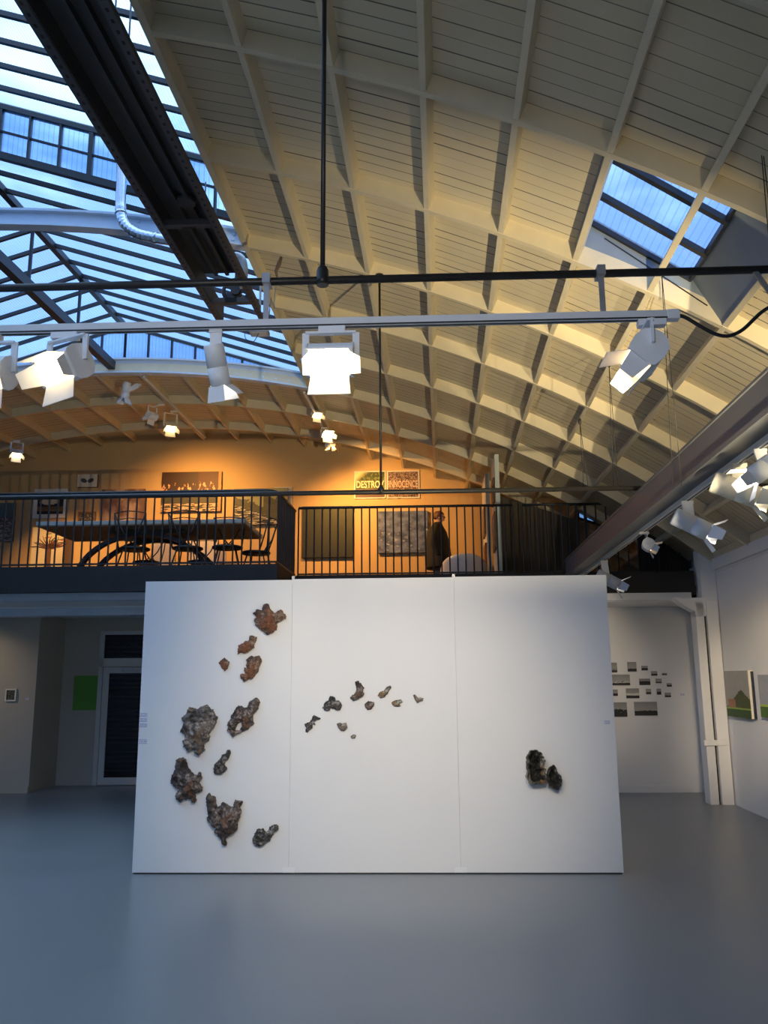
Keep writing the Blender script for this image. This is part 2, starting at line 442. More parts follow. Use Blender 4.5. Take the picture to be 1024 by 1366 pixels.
arch(R3, .15, 'steel_arch', 'white steel arch crossing the lantern opening just before the silver duct')
arch(R6, .2, 'steel_arch', 'far white riveted steel arch at the end of the lantern above the gallery')
n_ = 30
poly = [arc(-P0+2*P0*i/n_, RAD+.10) for i in range(n_+1)]
poly += [(x, zb(x)+.0) for x, z in reversed(poly)]
tag(MB().prism(poly, 1, DG-.04, DG+.04).build('trim_10', m_steelwhite, shear=True), kind='structure')

# small skylight in the right-hand slope: two bays split by a purlin, on a boarded upstand
skl = empty('slope_skylight', W(arc(PH[6])[0], 5.2, arc(PH[6])[1]), 0, label='small two-bay wired glass skylight in the right roof slope on a grey boarded upstand', cat='skylight')
m_up = M('grey blue boarded upstand', (.22,.26,.30), .6, var=.08, scale=4)
SH = .37
def sk(mb, name, mat):
    mb.v = [W(*p)-skl.location for p in mb.v]; return mb.build(name, mat, skl)
xa, za = arc(PH[5], RAD+.02); xb, zb_ = arc(PH[7], RAD+.02)
na = Vector((math.sin(PH[6]), 0, math.cos(PH[6])))
up = Vector((0,0,SH)); upB = Vector((-.20,0,SH))
d0, d1 = RIBS[5]+.022, RIBS[6]-.022
A, B = Vector((xa+.02,0,za)), Vector((xb-.02,0,zb_))
def q4(p, q, dA, dB): return [Vector((p.x,dA,p.z)), Vector((q.x,dA,q.z)), Vector((q.x,dB,q.z)), Vector((p.x,dB,p.z))]
U, V = A+up, B+upB
def v3(p, d): return Vector((p.x, d, p.z))
for da, db in ((d1, d1+.02), (d0-.02, d0)):
    sk(MB().hexa([v3(A,da),v3(B,da),v3(B,db),v3(A,db),v3(U,da),v3(V,da),v3(V,db),v3(U,db)]), 'upstand_board', m_up)
for P_, U_, s_ in ((A,U,-.02),(B,V,.02)):
    o_ = Vector((s_,0,0)); sk(MB().hexa([v3(P_,d0),v3(P_+o_,d0),v3(P_+o_,d1),v3(P_,d1),v3(U_,d0),v3(U_+o_,d0),v3(U_+o_,d1),v3(U_,d1)]), 'upstand_board', m_up)

th = Vector((0,0,.006))
sk(MB().hexa(q4(U,V,d0,d1)+q4(U+th,V+th,d0,d1)), 'glazing', m_glass_sky)
for f in (.36, .70):
    dd = d0+(d1-d0)*f; sk(MB().bar((U.x,dd,U.z-.02),(V.x,dd,V.z-.02),.045,.04), 'glazing_bar', m_black)
sk(MB().bar((U.x,d1-.015,U.z-.01),(V.x,d1-.015,V.z-.01),.03,.05), 'glass_edge', m_black)
sk(MB().bar((V.x-.012,d0,V.z-.01),(V.x-.012,d1,V.z-.01),.02,.04), 'glass_edge', m_black)
sk(MB().bar((A.x+.2,d1-.003,A.z+up.z*.42),(B.x-.1,d1-.003,B.z+up.z*.40),.004,.008), 'board_joint', m_slot)

# ------------------------------------------------------------------ overhead steel: trunking, ducts, pipes, tracks
TZ, TD1 = 4.95, 7.44
TXL, TXR = 0, 0
p_l = atz(18.5, 0, TZ); p_r = atz(143.5, 0, TZ)
TXL, TXR = p_l[0], p_r[0]
trk = empty('overhead_trunking', W((TXL+TXR)/2, 3, TZ), 0, label='long dark metal trunking between perforated angles under the roof lantern', cat='trunking')
def tk(mb, name, mat):
    mb.v = [W(*p)-trk.location for p in mb.v]; return mb.build(name, mat, trk)
def perf():
    b = NB('perforated dark angle'); x, y, z = b.obj()
    fr = b.ma('FRACT', b.ma('DIVIDE', y, .075)); h = b.ma('MULTIPLY', b.gt(fr, .32), b.lt(fr, .68))
    g = b.gen()[0]; h = b.ma('MULTIPLY', h, b.ma('MULTIPLY', b.gt(g, .35), b.lt(g, .65)))
    return b.bsdf(b.mix(h, (.075,.075,.08), (.006,.006,.006)), .45, .3)
m_perf = perf()
D0 = 1.6
for x0, x1, xi in ((TXL, TXL+.055, TXL+.055), (TXR-.055, TXR, TXR-.06)):
    tk(MB().box(x0, x1, D0, TD1, TZ, TZ+.006), 'perforated_angle', m_perf)
    tk(MB().box(xi, xi+.006, D0, TD1, TZ+.006, TZ+.16), 'side_web', m_trough)
tk(MB().box(TXL+.06, TXR-.06, D0, 6.75, TZ+.15, TZ+.17), 'cover_panel', m_trough)
tk(MB().box(TXL+.17, TXL+.20, D0, 6.7, TZ+.10, TZ+.15).box(TXR-.20, TXR-.17, D0, 6.7, TZ+.10, TZ+.15), 'inner_rail', m_trough)
for d in (3.1, 5.72, 7.05):
    tk(MB().box(TXL+.05, TXR-.05, d-.03, d+.03, TZ+.004, TZ+.05), 'cross_bar', m_perf)
for d in (2.5, 4.6, 6.7):
    for x in (TXL+.06, TXL+.16):
        tk(MB().tube([(x,d,TZ+.15),(x,d,EZ+.1)], .006, 6), 'hanger', m_iron)
# junction lump inside
tk(MB().lathe([(.07,0),(.075,.03),(.05,.05)], 14, ((TXL+TXR)/2+.03, 5.55, TZ+.09)), 'round_cap', m_trough)
# fan at the far end
fan = empty('extractor_fan', W((TXL+TXR)/2+.02, 7.12, TZ+.16), RZ, label='round dark extractor fan hanging at the far end of the trunking', cat='fan')
mb = MB().tube([(.115*math.cos(a*PI/12), 0, .115*math.sin(a*PI/12)) for a in range(24)], .018, 8, closed=True); mb.build('housing', m_trough, fan)
mb = MB()
for k in range(5):
    a = k*2*PI/5; mb.hexa([Vector((r*math.cos(a+da), y, r*math.sin(a+da))) for y in (-.004, .004) for r, da in ((.02,-.2),(.105,-.32),(.105,.3),(.02,.3))])
mb.build('blade', m_trough, fan)
MB().tube([(0,-.03,0),(0,.06,0)], .045, 12).build('hub', m_trough, fan)
MB().box(-.012,.012,-.01,.01,.11,.26).build('mount_bar', m_iron, fan)

duct = empty('silver_duct', W(-2.6, 7.0, 5.4), 0, label='ribbed silver ventilation duct dropping from the lantern and bending behind the trunking', cat='duct')
def dpath(cps, n=10):
    out = []
    P = [Vector(p) for p in cps]
    for i in range(len(P)-1):
        a = P[max(i-1,0)]; b = P[i]; c = P[i+1]; d_ = P[min(i+2,len(P)-1)]
        for k in range(n):
            s_ = k/n
            out.append(.5*((2*b)+(c-a)*s_+(2*a-5*b+4*c-d_)*s_*s_+(3*b-a-3*c+d_)*s_**3))
    out.append(P[-1]); return out
def dmesh(mb, name, mat, root):
    mb.v = [W(*p)-root.location for p in mb.v]; return mb.build(name, mat, root)
DD = 6.95
pp = [at(162,190,DD), at(162,235,DD), at(161,282,DD), at(167,300,DD), at(182,311,DD), at(205,317,DD), at(240,323,DD), at(285,332,DD)]
path = dpath(pp, 14)
RB = .047
rad = [RB*(1+.05*((i//2) % 2)) if 24 < i < 78 else RB for i in range(len(path))]
dmesh(MB().tube(path, rad, 16), 'pipe', m_chrome, duct)
for i in (28, 70):
    a, b_ = path[i], path[i+1]
    dmesh(MB().tube([a, a+(b_-a).normalized()*.03], RB*1.15, 16), 'collar', m_chrome, duct)
duct2 = empty('flexible_duct', W(-1.75, 7.6, 5.2), 0, label='short ribbed flexible duct curling from the right of the trunking down to the fan', cat='duct')
DE = 7.7
pp = [at(300,352,DE), at(312,342,DE), at(322,346,DE), at(325,362,DE), at(322,380,DE), at(312,396,DE-.05)]
path = dpath(pp, 12)
dmesh(MB().tube(path, [.04*(1+.1*(i % 2)) for i in range(len(path))], 14), 'hose', m_galv, duct2)
# small floodlight box under the trunking end
fb = empty('floodlight_box', W(*at(346, 443, 8.3)), RZ, label='small flat grey floodlight box hanging just past the end of the trunking', cat='lamp')
MB().box(-.10,.10,-.07,.07,-.025,.02).build('housing', m_galv, fb, bevel=.006)
MB().box(-.085,.085,-.055,.055,-.03,-.024).build('lens', m_lampgrey, fb)
MB().box(-.01,.01,-.01,.01,.02,.55).build('stem', m_galv, fb)
MB().tube(dpath([(-.15,-.05,.10),(-.14,-.05,-.08),(-.06,-.05,-.13),(-.01,-.05,-.06),(0,-.04,-.02)],8), .004, 6).build('cord', m_rubber, fb)

PZ = 3.205                                        # both pipes hang at this height
pd1 = atz(430, 374, PZ)[1]; PD2 = 7.19
def pipe(name, d, x0, x1, rods, r, label):
    o = empty(name, W(0, d, PZ), RZ, label=label, cat='pipe')
    MB().tube([(x0,0,0),(x1,0,0)], r, 14).build('tube', m_iron, o)
    for x, kind in rods:
        zt = CZ+math.sqrt(RAD**2-(x-CX)**2)-PZ+(.05)
        MB().tube([(x,0,r),(x,0,zt)], r*.62 if kind == 0 else r*.5, 10).build('hanger_rod', m_iron, o)
        if kind == 0: MB().tube([(x,0,-r*1.35),(x,0,-r*.2),(x,0,r*.6),(x,0,r*2.6),(x,0,r*3.4),(x,0,r*3.9)], [r*1.5,r*1.75,r*1.6,r*1.5,r*1.2,r*.7], 12).build('tee_joint', m_iron, o)
        else:
            MB().tube([(x,0,-r*.8),(x,0,r*1.5),(x,0,r*3)], [r*1.2,r*1.2,r*.6], 10).build('tee_joint', m_iron, o)
            MB().lathe([(.02,-.03),(.045,-.015),(.045,.02)], 14, (x,0,zt-.05)).build('ceiling_flange', m_iron, o)
    return o
xp = atz(430,374,PZ)[0]
pipe1 = pipe('hanging_pipe', pd1, -5.2, 2.1, [(xp,0),(-4.2,0)], .0165, 'near black iron pipe hanging across the hall above the white lighting track')
x2 = at(508,657,PD2)[0]
pipe2 = pipe('hanging_pipe', PD2, -6.5, XR-.02, [(x2,1),(-5.5,1)], .021, 'far black iron pipe hanging across the hall in front of the gallery railing')

# lighting track under the near pipe
TKD = pd1-.02
tl = at(0, 441, TKD); tr = at(905, 421, TKD); TKZ = (tl[2]+tr[2])/2
track = empty('lighting_track', W(0, TKD, TKZ), RZ, label='white aluminium lighting track slung below the near iron pipe', cat='lighting track')
MB().box(-3.2, tr[0]-.05, -.018, .018, -.018, .018).build('rail', m_track, track, bevel=.002)
MB().box(tr[0]-.05, tr[0], -.02, .02, -.02, .02).build('end_feed', m_lampwhite, track, bevel=.003)
MB().box(-3.2, tr[0]-.05, -.006, .006, -.0195, -.0175).build('slot', m_slot, track)
MB().box(-3.2, tr[0]-.05, -.0195, -.0175, -.017, -.011).build('slot', m_slot, track)
for px in (355, 803):
    x = at(px, 395, TKD)[0]
    MB().box(x-.011, x+.011, -.004, .004, .015, PZ-TKZ+.02).build('bracket', m_galv, track)
    MB().box(x-.016, x+.016, -.02, .05, PZ-TKZ-.02, PZ-TKZ+.02).build('clamp', m_galv, track)
x = at(1012, 385, TKD)[0]
MB().bar((x-.01,0.02,PZ-TKZ+.01),(x+.04,-.02,PZ-TKZ-.13),.02,.008,(0,1,0)).build('bracket', m_galv, track)
cab = [at(x_, y_, TKD-.01) for x_, y_ in ((906,421),(915,424),(935,436),(955,446),(972,448),(990,440),(1005,426),(1016,416),(1030,408),(1060,396))]
o = MB().tube([W(*p) for p in dpath(cab, 6)], .0075, 8).build('feed_cable', m_rubber); tag(o, 'thick black cable drooping from the right end of the near lighting track', 'cable')

# grey beam with a track along the right side
BX, BZ = 1.70, 2.92
beam = empty('track_beam', W(BX+.09, 6, BZ), 0, label='long grey steel beam with a lighting track running toward the gallery on the right', cat='beam')
def bk(mb, n_, m_):
    mb.v = [W(*p)-beam.location for p in mb.v]; return mb.build(n_, m_, beam)
bk(MB().box(BX, BX+.035, 4.1, D2-.02, BZ+.02, BZ+.20), 'web', m_beamgrey)
bk(MB().box(BX-.012, BX+.17, 4.1, D2-.02, BZ-.012, BZ+.02), 'bottom_flange', m_beamgrey)
bk(MB().box(BX-.012, BX+.17, 4.1, D2-.02, BZ+.20, BZ+.217), 'top_flange', m_beamgrey)
BTX = BX+.15
bk(MB().box(BTX-.02, BTX+.02, 4.12, D2-.1, BZ-.05, BZ-.012), 'track_rail', m_track)
bk(MB().box(BTX-.007, BTX+.007, 4.12, D2-.1, BZ-.052, BZ-.049), 'track_slot', m_slot)
# ------------------------------------------------------------------ lamps
def head_matrix(c, aim, roll=0):
    y = Vector(aim).normalized(); x = y.cross(Vector((0,0,1)))
    if x.length < .05: x = Vector((1,0,0))
    x.normalize(); z = x.cross(y)
    return Matrix(((x.x,y.x,z.x,c[0]),(x.y,y.y,z.y,c[1]),(x.z,y.z,z.z,c[2]),(0,0,0,1))) @ Matrix.Rotation(roll, 4, 'Y')
m_lens_hot = emit('blazing halogen lens', (1,.78,.42), 40)
m_lens_warm = emit('bright halogen lens', (1,.76,.40), 11)
m_lens_mid = emit('lit halogen lens', (1,.66,.30), 5)
m_lens_cool = emit('lit white lens', (1,.93,.82), 14)
m_lens_gal = emit('lit gallery lens', (1,.70,.32), 14)
m_warmlit = M('warm-lit lamp metal', (.82,.76,.6), .4, var=.02)  # warm lamplight on the white bodies is put into the colour
def spot(name, loc, aim, power, size, blend, colr, rad=.04, root=None):
    l = bpy.data.lights.new(name, 'SPOT'); l.energy = power; l.spot_size = math.radians(size); l.spot_blend = blend; l.color = colr; l.shadow_soft_size = rad
    o = bpy.data.objects.new(name, l); col.objects.link(o); o.location = loc
    o.rotation_euler = Vector(aim).to_track_quat('-Z', 'Y').to_euler()
    return o
def fixture(kind, top, c, aim, s, label, lens=None, doors=(35,35,35,35), body=None, name='track_spotlight', group=None, roll=0, bulb=None, baim=None):
    """kind 'flood': box lamp in a U yoke; 'can': cylinder on one arm. top: track point, c: head centre, s: head width"""
    body = body or m_lampwhite
    o = empty(name, top, 0, label=label, cat='spotlight', group=group)
    T = Matrix.Translation(-Vector(top)); H = T @ head_matrix(c, aim, roll)
    top_l = Vector((0,0,0)); cl_ = Vector(c)-Vector(top)
    MB().box(-.32*s,.32*s,-.12*s,.12*s,-.16*s,0).build('adapter', body, o, bevel=.01*s)
    if kind == 'flood':
        hw = .5*s
        prof = [(-.34,-.02),(-.30,-.2),(-.16,-.36),(.10,-.40),(.34,-.36),(.40,-.30),(.40,.30),(.34,.36),(.10,.40),(-.16,.36),(-.30,.2),(-.34,.02)]
        MB().prism([(y*s,z*s) for y,z in prof], 0, -hw, hw).xf(H).build('body', body, o, bevel=.02*s)
        for e0_, e1_ in ((-hw-.05*s, -hw), (hw, hw+.05*s)): MB().prism([(y*s*1.03,z*s*1.03) for y,z in prof], 0, e0_, e1_).xf(H).build('end_cheek', body, o)
        a = H @ Vector((-hw-.09*s,0,0)); b = H @ Vector((hw+.09*s,0,0))
        up_ = Vector((0,0,1)); zt = -.22*s
        dx = (b-a); ht = max(.1*s, zt-max(a.z,b.z))
        ta = Vector((a.x,a.y,zt)) ; tb = Vector((b.x,b.y,zt))
        MB().bar(a,ta,.05*s,.16*s,(b-a)).bar(b,tb,.05*s,.16*s,(b-a)).bar(ta,tb,.16*s,.05*s).build('yoke', body, o)
        MB().bar((0,0,-.1*s),(ta+tb)/2,.09*s,.09*s,(0,1,0)).build('stem', body, o)
        MB().tube([b,b+(b-a).normalized()*.12*s],.06*s,8).build('knob', m_lampgrey, o)
        lw, lh, fy = .44*s, .30*s, .40*s
        MB().box(-lw,lw,fy,fy+.015*s,-lh,lh).xf(H).build('lens', lens or m_lampgrey, o)
        dl_ = .52*s
    else:
        R_ = .5*s
        n = 20; L = 1.8*s
        pr = [(R_*.92,-L*.62),(R_,-L*.56),(R_,-.02*s),(R_*.93,-.015*s),(R_*.93,.015*s),(R_,.02*s),(R_,L*.5)]
        mb = MB().lathe(pr, n); mb.v = [Vector((p.x,p.z,p.y)) for p in mb.v]; mb.xf(H).build('body', body, o)
        h0 = H @ Vector((0,-.1*s,0))
        MB().bar((0,0,-.1*s),(h0.x*.5,h0.y*.5,h0.z+.2*s),.58*s,.12*s,(0,1,0)).bar((h0.x*.5,h0.y*.5,h0.z+.2*s),h0,.52*s,.12*s,(0,1,0)).build('arm', body, o)
        MB().tube([h0+Vector((.2*s,0,.4*s)),h0+Vector((.36*s,0,.4*s))],.05*s,8).build('knob', m_lampgrey, o)
        fy = L*.5; lw = lh = R_*.8
        mb = MB().lathe([(R_*.86,fy),(R_*.86,fy+.012*s)], 20); mb.v = [Vector((p.x,p.z,p.y)) for p in mb.v]; mb.xf(H).build('lens', lens or m_lampgrey, o)
        lw = lh = R_*.86; dl_ = .8*s
    for k, ang in enumerate(doors):
        if ang is None: continue
        t_ = math.radians(ang); th = .012*s
        dy, dz = math.cos(t_)*dl_, math.sin(t_)*dl_
        if k < 2:
            sg = 1 if k == 0 else -1
            q = [(-lw,fy,sg*lh),(lw,fy,sg*lh),(lw*1.12,fy+dy,sg*(lh+dz)),(-lw*1.12,fy+dy,sg*(lh+dz))]; off = Vector((0,0,sg*th))
        else:
            sg = 1 if k == 2 else -1
            q = [(sg*lw,fy,-lh*.9),(sg*lw,fy,lh*.9),(sg*(lw+dz),fy+dy,lh*.62),(sg*(lw+dz),fy+dy,-lh*.62)]; off = Vector((sg*th,0,0))
        MB().hexa([Vector(p) for p in q]+[Vector(p)+off for p in q]).xf(H).build('barn_door', body, o)
    if bulb:
        p = Vector(c)+Vector(aim).normalized()*(fy+.03*s)
        l = spot('lamp_light', Vector(c)+Vector((0,.20,-.12)) if baim else p, baim or aim, *bulb)
    return o
def trackpt(px, py, z=None): 
    x = at(px, py, TKD)[0]; return W(x, TKD, TKZ-.018)
WARM = (1,.80,.54); NEUT = (1,.95,.88); ORANGE = (1,.48,.12)
def P(px, py, d): return W(*at(px, py, d))
# near track: five lamps
fixture('flood', trackpt(-14,441), P(-14,497,TKD), (.0,-.75,-.55), .165, 'white floodlight cut by the left edge of the picture on the near track', lens=m_lens_mid, doors=(40,45,20,30))
fixture('flood', trackpt(88,441), P(88,488,TKD-.03), (-.28,-.80,-.52), .17, 'glowing white floodlight with flared barn doors, leftmost of the whole lamps on the near track', lens=m_lens_warm, doors=(12,50,40,20), roll=.12)
fixture('can', trackpt(288,438), P(290,490,TKD+.02), (.10,.32,-.80), .082, 'white cylinder spotlight aimed down and away on the near track, left of the dazzling lamp', lens=m_lens_cool, doors=(20,20,50,15))
fixture('flood', trackpt(443,432), P(441,480,TKD-.03), (.02,-.85,-.50), .17, 'dazzling floodlight pointing at the camera in the middle of the near track', lens=m_lens_hot, doors=(10,42,12,35))
fixture('flood', trackpt(868,424), P(862,470,TKD), (-.66,.0,-.72), .17, 'white floodlight seen side-on with glowing slits at the right end of the near track', lens=m_lens_mid, doors=(40,0,10,6))
# right beam lamps (d along the beam from the picture)
def bpt(px, py):
    q = atx(px, py, BTX); return W(BTX, q[1], BZ-.05)
def bd(px, py): return atx(px, py, BTX)[1]
rb = [('can', (1012,592), (1021,624), (-.80,.06,-.50), .115, 'bluish white cylinder spotlight at the right picture edge on the grey beam', m_lens_cool, m_lampwhite, (30,40,30,30)),
      ('can', (984,604), (983,654), (.92,-.20,-.45), .135, 'cream lit cylinder spotlight second from the right edge on the grey beam', m_lens_cool, m_warmlit, (35,30,30,40)),
      ('can', (915,658), (924,700), (.88,-.10,-.50), .135, 'white cylinder spotlight with open doors, right of the orange glowing floodlight on the beam', m_lens_cool, m_lampwhite, (45,30,30,35)),
      ('flood', (858,702), (863,726), (.80,-.15,-.60), .13, 'grey floodlight with orange glowing slots on the grey beam', m_lens_mid, m_lampgrey, (45,30,35,35)),
      ('can', (805,742), (812,774), (.86,-.10,-.48), .135, 'grey cylinder spotlight just above the right top corner of the white partition', m_lens_cool, m_lampgrey, (50,30,30,40))]
BL = []
for kind, tp, hc, aim, s, label, lens, body, doors in rb:
    d = bd(*tp); c = P(hc[0], hc[1], d)
    o = fixture(kind, W(BTX, d, BZ-.05), c, aim, s, label, lens=lens, body=body, doors=doors)
    BL.append((c, aim))
for px, py, lab in ((782,759,'lamp arm showing just over the top edge of the partition near its right end'),(776,764,'smallest far lamp arm showing over the partition top at the foot of the beam')):
    d = bd(px-4, py-4); fixture('can', W(BTX, d, BZ-.05), W(BTX, d, BZ-.25), (.86,-.1,-.48), .112, lab, lens=m_lens_cool, body=m_lampgrey)
# gallery ceiling tracks and lamps
def gtrack(p, q, label):
    o = MB().bar(p, q, .03, .025).build('lighting_track', m_track); tag(o, label, 'lighting track'); return o
ga0, ga1 = W(-4.14, 11.2, 5.84), W(-4.12, 14.3, 5.84)
gb0, gb1 = W(-1.84, 11.2, 5.56), W(-1.80, 14.3, 5.56)
gtrack(ga0, ga1, 'thin lighting track on the gallery ceiling left of centre')
gtrack(gb0, gb1, 'thin lighting track on the gallery ceiling behind the dazzling lamp')
def glamp(px, py, d, aim, s, label, kind='can', lens=m_lens_gal, body=m_lampwhite, bulb=None, doors=(35,35,35,35), up=.2, baim=None):
    c = P(px, py, d); tx = -4.13 if px < 300 else -1.82; tz = 5.83 if px < 300 else 5.55
    if px < 60: tx, tz = c.x, c.z+up
    top = Vector((tx*.5+c.x*.5 if px >= 60 else tx, c.y-.02, min(tz, c.z+up+.1)))
    return fixture(kind, top, c, aim, s, label, lens=lens, body=body, doors=doors, bulb=bulb, baim=baim)
glamp(168, 522, 11.5, (-.15,.1,-1), .12, 'small silvery lamp hanging straight down under the far arch', lens=m_lampgrey)
glamp(203, 554, 12.4, (-.6,.3,-.6), .15, 'white box lamp on the gallery ceiling beside the glowing one', kind='flood', lens=m_lampgrey)
glamp(227, 569, 12.75, (.35,-.55,-.75), .17, 'glowing lamp on the gallery ceiling above the dark painting', kind='flood', lens=m_lens_gal, body=m_warmlit, bulb=(330,125,1.0,ORANGE,.06), baim=(.05,.66,-.70))
glamp(22, 604, 12.6, (.35,-.5,-.8), .15, 'small bright lamp at the far left of the gallery ceiling', kind='flood', lens=m_lens_gal, bulb=(240,95,.8,(1,.50,.12),.06), baim=(.18,.55,-.95))
glamp(422, 552, 12.2, (.35,-.6,-.7), .14, 'first glowing lamp below the dazzling lamp, on the gallery ceiling', kind='flood', lens=m_lens_gal, body=m_warmlit)
glamp(436, 578, 12.9, (.35,-.7,-.6), .17, 'brightest glowing lamp on the gallery ceiling right of centre', kind='flood', lens=m_lens_hot, body=m_warmlit, bulb=(400,125,1.0,ORANGE,.06), baim=(.35,.55,-.7))
glamp(440, 592, 13.4, (.1,.1,-1), .13, 'lowest small box lamp on the gallery ceiling under the brightest one', kind='flood', lens=m_lampgrey)

# light thrown by the track lamps
spot('lamp_light', BL[0][0]+Vector((-.10,.02,-.05)), BL[1][0]-BL[0][0]+Vector((.10,-.02,0)), 7, 70, .8, WARM, .03)
PWARM = (1,.87,.68)
spot('partition_light', P(300,470,TKD)+Vector((0,.1,0)), W(-.75,7.38,1.05)-P(300,470,TKD), 300, 58, 1.0, PWARM, .12)
spot('partition_light', W(.7,TKD,TKZ-.25), W(-.1,7.38,1.05)-W(.7,TKD,TKZ-.25), 290, 55, 1.0, PWARM, .12)
for i, (c, aim) in enumerate(BL):
    tgt = W(XR, [7.2,10.0,9.9,11.0,12][i], 1.55)
    if i in (1, 2): spot('wall_light', c+Vector((.14,0,-.14)), tgt-c, 270 if i == 1 else 420, 36 if i == 1 else 31, .9, WARM, .04)
a = BL[4][0]; spot('wall_light', a+Vector((.05,.05,-.1)), W(1.5,12.3,1.75)-a, 125, 62, .9, WARM, .04)
spot('wall_light', W(-7.6,11.3,2.5), W(-6.9,12.48,1.55)-W(-7.6,11.3,2.5), 38, 70, .9, WARM, .04)

# two unseen floodlights at the right lighting the roof, the second added as fill; added flags keep their beams off the partition and the track beam
def stand_light(UX, UY, UZ, flags, aim, power, size, label):
    upl = empty('unseen_floodlight', (UX,UY,0), 0, label=label, cat='floodlight')
    MB().lathe([(.2,0),(.2,.02),(.02,.04)], 24).build('base', m_black, upl)
    MB().tube([(0,0,.03),(0,0,UZ-.2)], .014, 10).build('pole', m_black, upl)
    MB().box(-.12,.12,-.24,-.08,UZ-.12,UZ+.12).build('body', m_black, upl, bevel=.01)
    MB().box(-.10,.10,-.08,-.075,UZ-.10,UZ+.10).build('lens', m_lampgrey, upl)
    for f in flags: MB().box(*f[:4], UZ-.2, UZ+f[4]).build('flag', m_black, upl)
    MB().bar((0,0,UZ-.19),(0,.15,UZ-.19),.02,.02).build('flag_arm', m_black, upl)
    spot('unseen_floodlight_beam', (UX,UY,UZ), aim, power, size, 1.0, (1,.84,.53), .018)
stand_light(1.47, 3.3, 1.75, [(-.105,.05,.15,.153,.035),(.05,.053,-.06,.60,.25)], (-.5,5.0,2.35), 900, 92, 'black floodlight on a stand just left of the grey beam, toward the near end')
stand_light(2.6, 3.3, 2.3, [(-.2,.2,.15,.153,.040)], (-.25,4.7,1.85), 620, 56, 'added fill floodlight on a tall stand between the grey beam and the right wall')
# added fill spot, unseen, to brighten the near lighting track and its lamps
spot('track_fill_light', W(-.3,.3,2.75), Vector((0,1,.085)), 80, 80, 1.0, NEUT, .05)

# ------------------------------------------------------------------ partition and what hangs on it
PD = 7.385; PT = 2.465
px0, px1 = -2.62, 1.466
prt = empty('exhibition_partition', W((px0+px1)/2, PD, 0), RZ, label='large free-standing white partition of three panels in the middle of the floor', cat='partition')
hw = (px1-px0)/2; cxp = (px0+px1)/2
s1, s2 = at(390,771,PD)[0]-cxp, at(605,769,PD)[0]-cxp
for a, b, dt in ((-hw, s1, 0), (s1, s2, .006), (s2, hw, .01)):
    MB().box(a+.0004, b-.0004, 0, .14, .012, PT+dt-.004).build('panel', m_partition, prt, bevel=.0012)
MB().box(-hw+.01, hw-.01, .01, .13, 0, .012).build('base', m_slot, prt)
m_tape = M('white tape', (.86,.86,.86), .35, var=.02)
for x in (s1, s2):
    MB().box(x-.05, x+.05, -.0015, .0, .012, .055).build('tape', m_tape, prt)
    MB().box(x-.012, x+.012, .04, .07, PT, PT+.035).build('clip', m_galv, prt)

def caption_mat():
    b = NB('printed caption'); g = b.gen(); z = g[2]
    r = b.ma('FLOOR', b.ma('MULTIPLY', z, 4)); f = b.ma('FRACT', b.ma('MULTIPLY', z, 4))
    nn = b.noise(22, 1, b.vec(b.ma('MULTIPLY', g[0], 1.2), b.ma('MULTIPLY', r, 3.1), 0))
    ln = b.ma('MULTIPLY', b.ma('MULTIPLY', b.gt(f, .3), b.lt(f, .75)), b.gt(nn, .42))
    ln = b.ma('MULTIPLY', ln, b.lt(g[0], .85))
    return b.bsdf(b.mix(ln, (.80,.80,.82), (.16,.14,.40)), .5)
m_cap = caption_mat()
def caption(pa, pb, d, label, group=None, front=0.003):
    a = at(*pa, d); b = at(*pb, d); x = (a[0]+b[0])/2
    o = MB().box(-(b[0]-a[0])/2, (b[0]-a[0])/2, -front, 0, 0, a[2]-b[2]).build('caption_label', m_cap, loc=W(x, d, b[2]))
    o.rotation_euler = (0,0,RZ); return tag(o, label, 'label', group)
caption((186.5,951),(198,956), PD, 'topmost of the four small printed captions at the left edge of the partition', 'captions on the partition edge')
caption((186.5,958),(198,963), PD, 'second caption from the top at the left edge of the partition', 'captions on the partition edge')
caption((186.5,965),(198,970), PD, 'third caption from the top at the left edge of the partition', 'captions on the partition edge')
caption((185.5,986),(197.5,992), PD, 'lowest caption at the left edge of the partition, apart from three above it', 'captions on the partition edge')
caption((806,961),(814.5,966), PD, 'small printed caption near the right edge of the partition')

def crust(name, dark, mid, light, rust, f_rust=.45):
    b = NB(name)
    n1 = b.noise(9, 6, rough=.65); n2 = b.noise(26, 5, rough=.7); n3 = b.noise(5, 4); v = b.vor(22)
    c = b.mix(b.sstep(n1, .35, .62), dark, mid)
    c = b.mix(b.ma('MULTIPLY', b.sstep(n2, .46, .64), b.sstep(n3, .38, .58)), c, light)
    n4 = b.noise(6.5, 3, b.vec(b.obj()[2], b.obj()[0], b.obj()[1]))
    c = b.mix(b.ma('MULTIPLY', b.sstep(n4, 1-f_rust, 1.1-f_rust), .8), c, rust)
    c = b.mix(b.ma('MULTIPLY', b.lt(v, .12), .7), c, (.012,.01,.009))
    return b.bsdf(c, .7, bump=b.ma('ADD', n2, b.ma('MULTIPLY', v, .6)), bstr=.9, bdist=.02)
m_red = crust('rust red burnt clay', (.045,.028,.022), (.18,.10,.062), (.38,.28,.20), (.24,.085,.04), .50)
m_bark = crust('dark brown burnt clay', (.024,.019,.018), (.105,.078,.064), (.36,.29,.25), (.19,.085,.04), .42)
m_ash = crust('ash brown burnt clay', (.035,.03,.028), (.20,.165,.14), (.46,.40,.35), (.24,.16,.10), .44)
m_coal = crust('charcoal burnt clay', (.012,.011,.011), (.06,.053,.049), (.34,.32,.30), (.11,.07,.045), .32)
m_moss = crust('grey ochre burnt clay', (.03,.028,.022), (.14,.13,.10), (.46,.44,.36), (.32,.17,.06), .44)

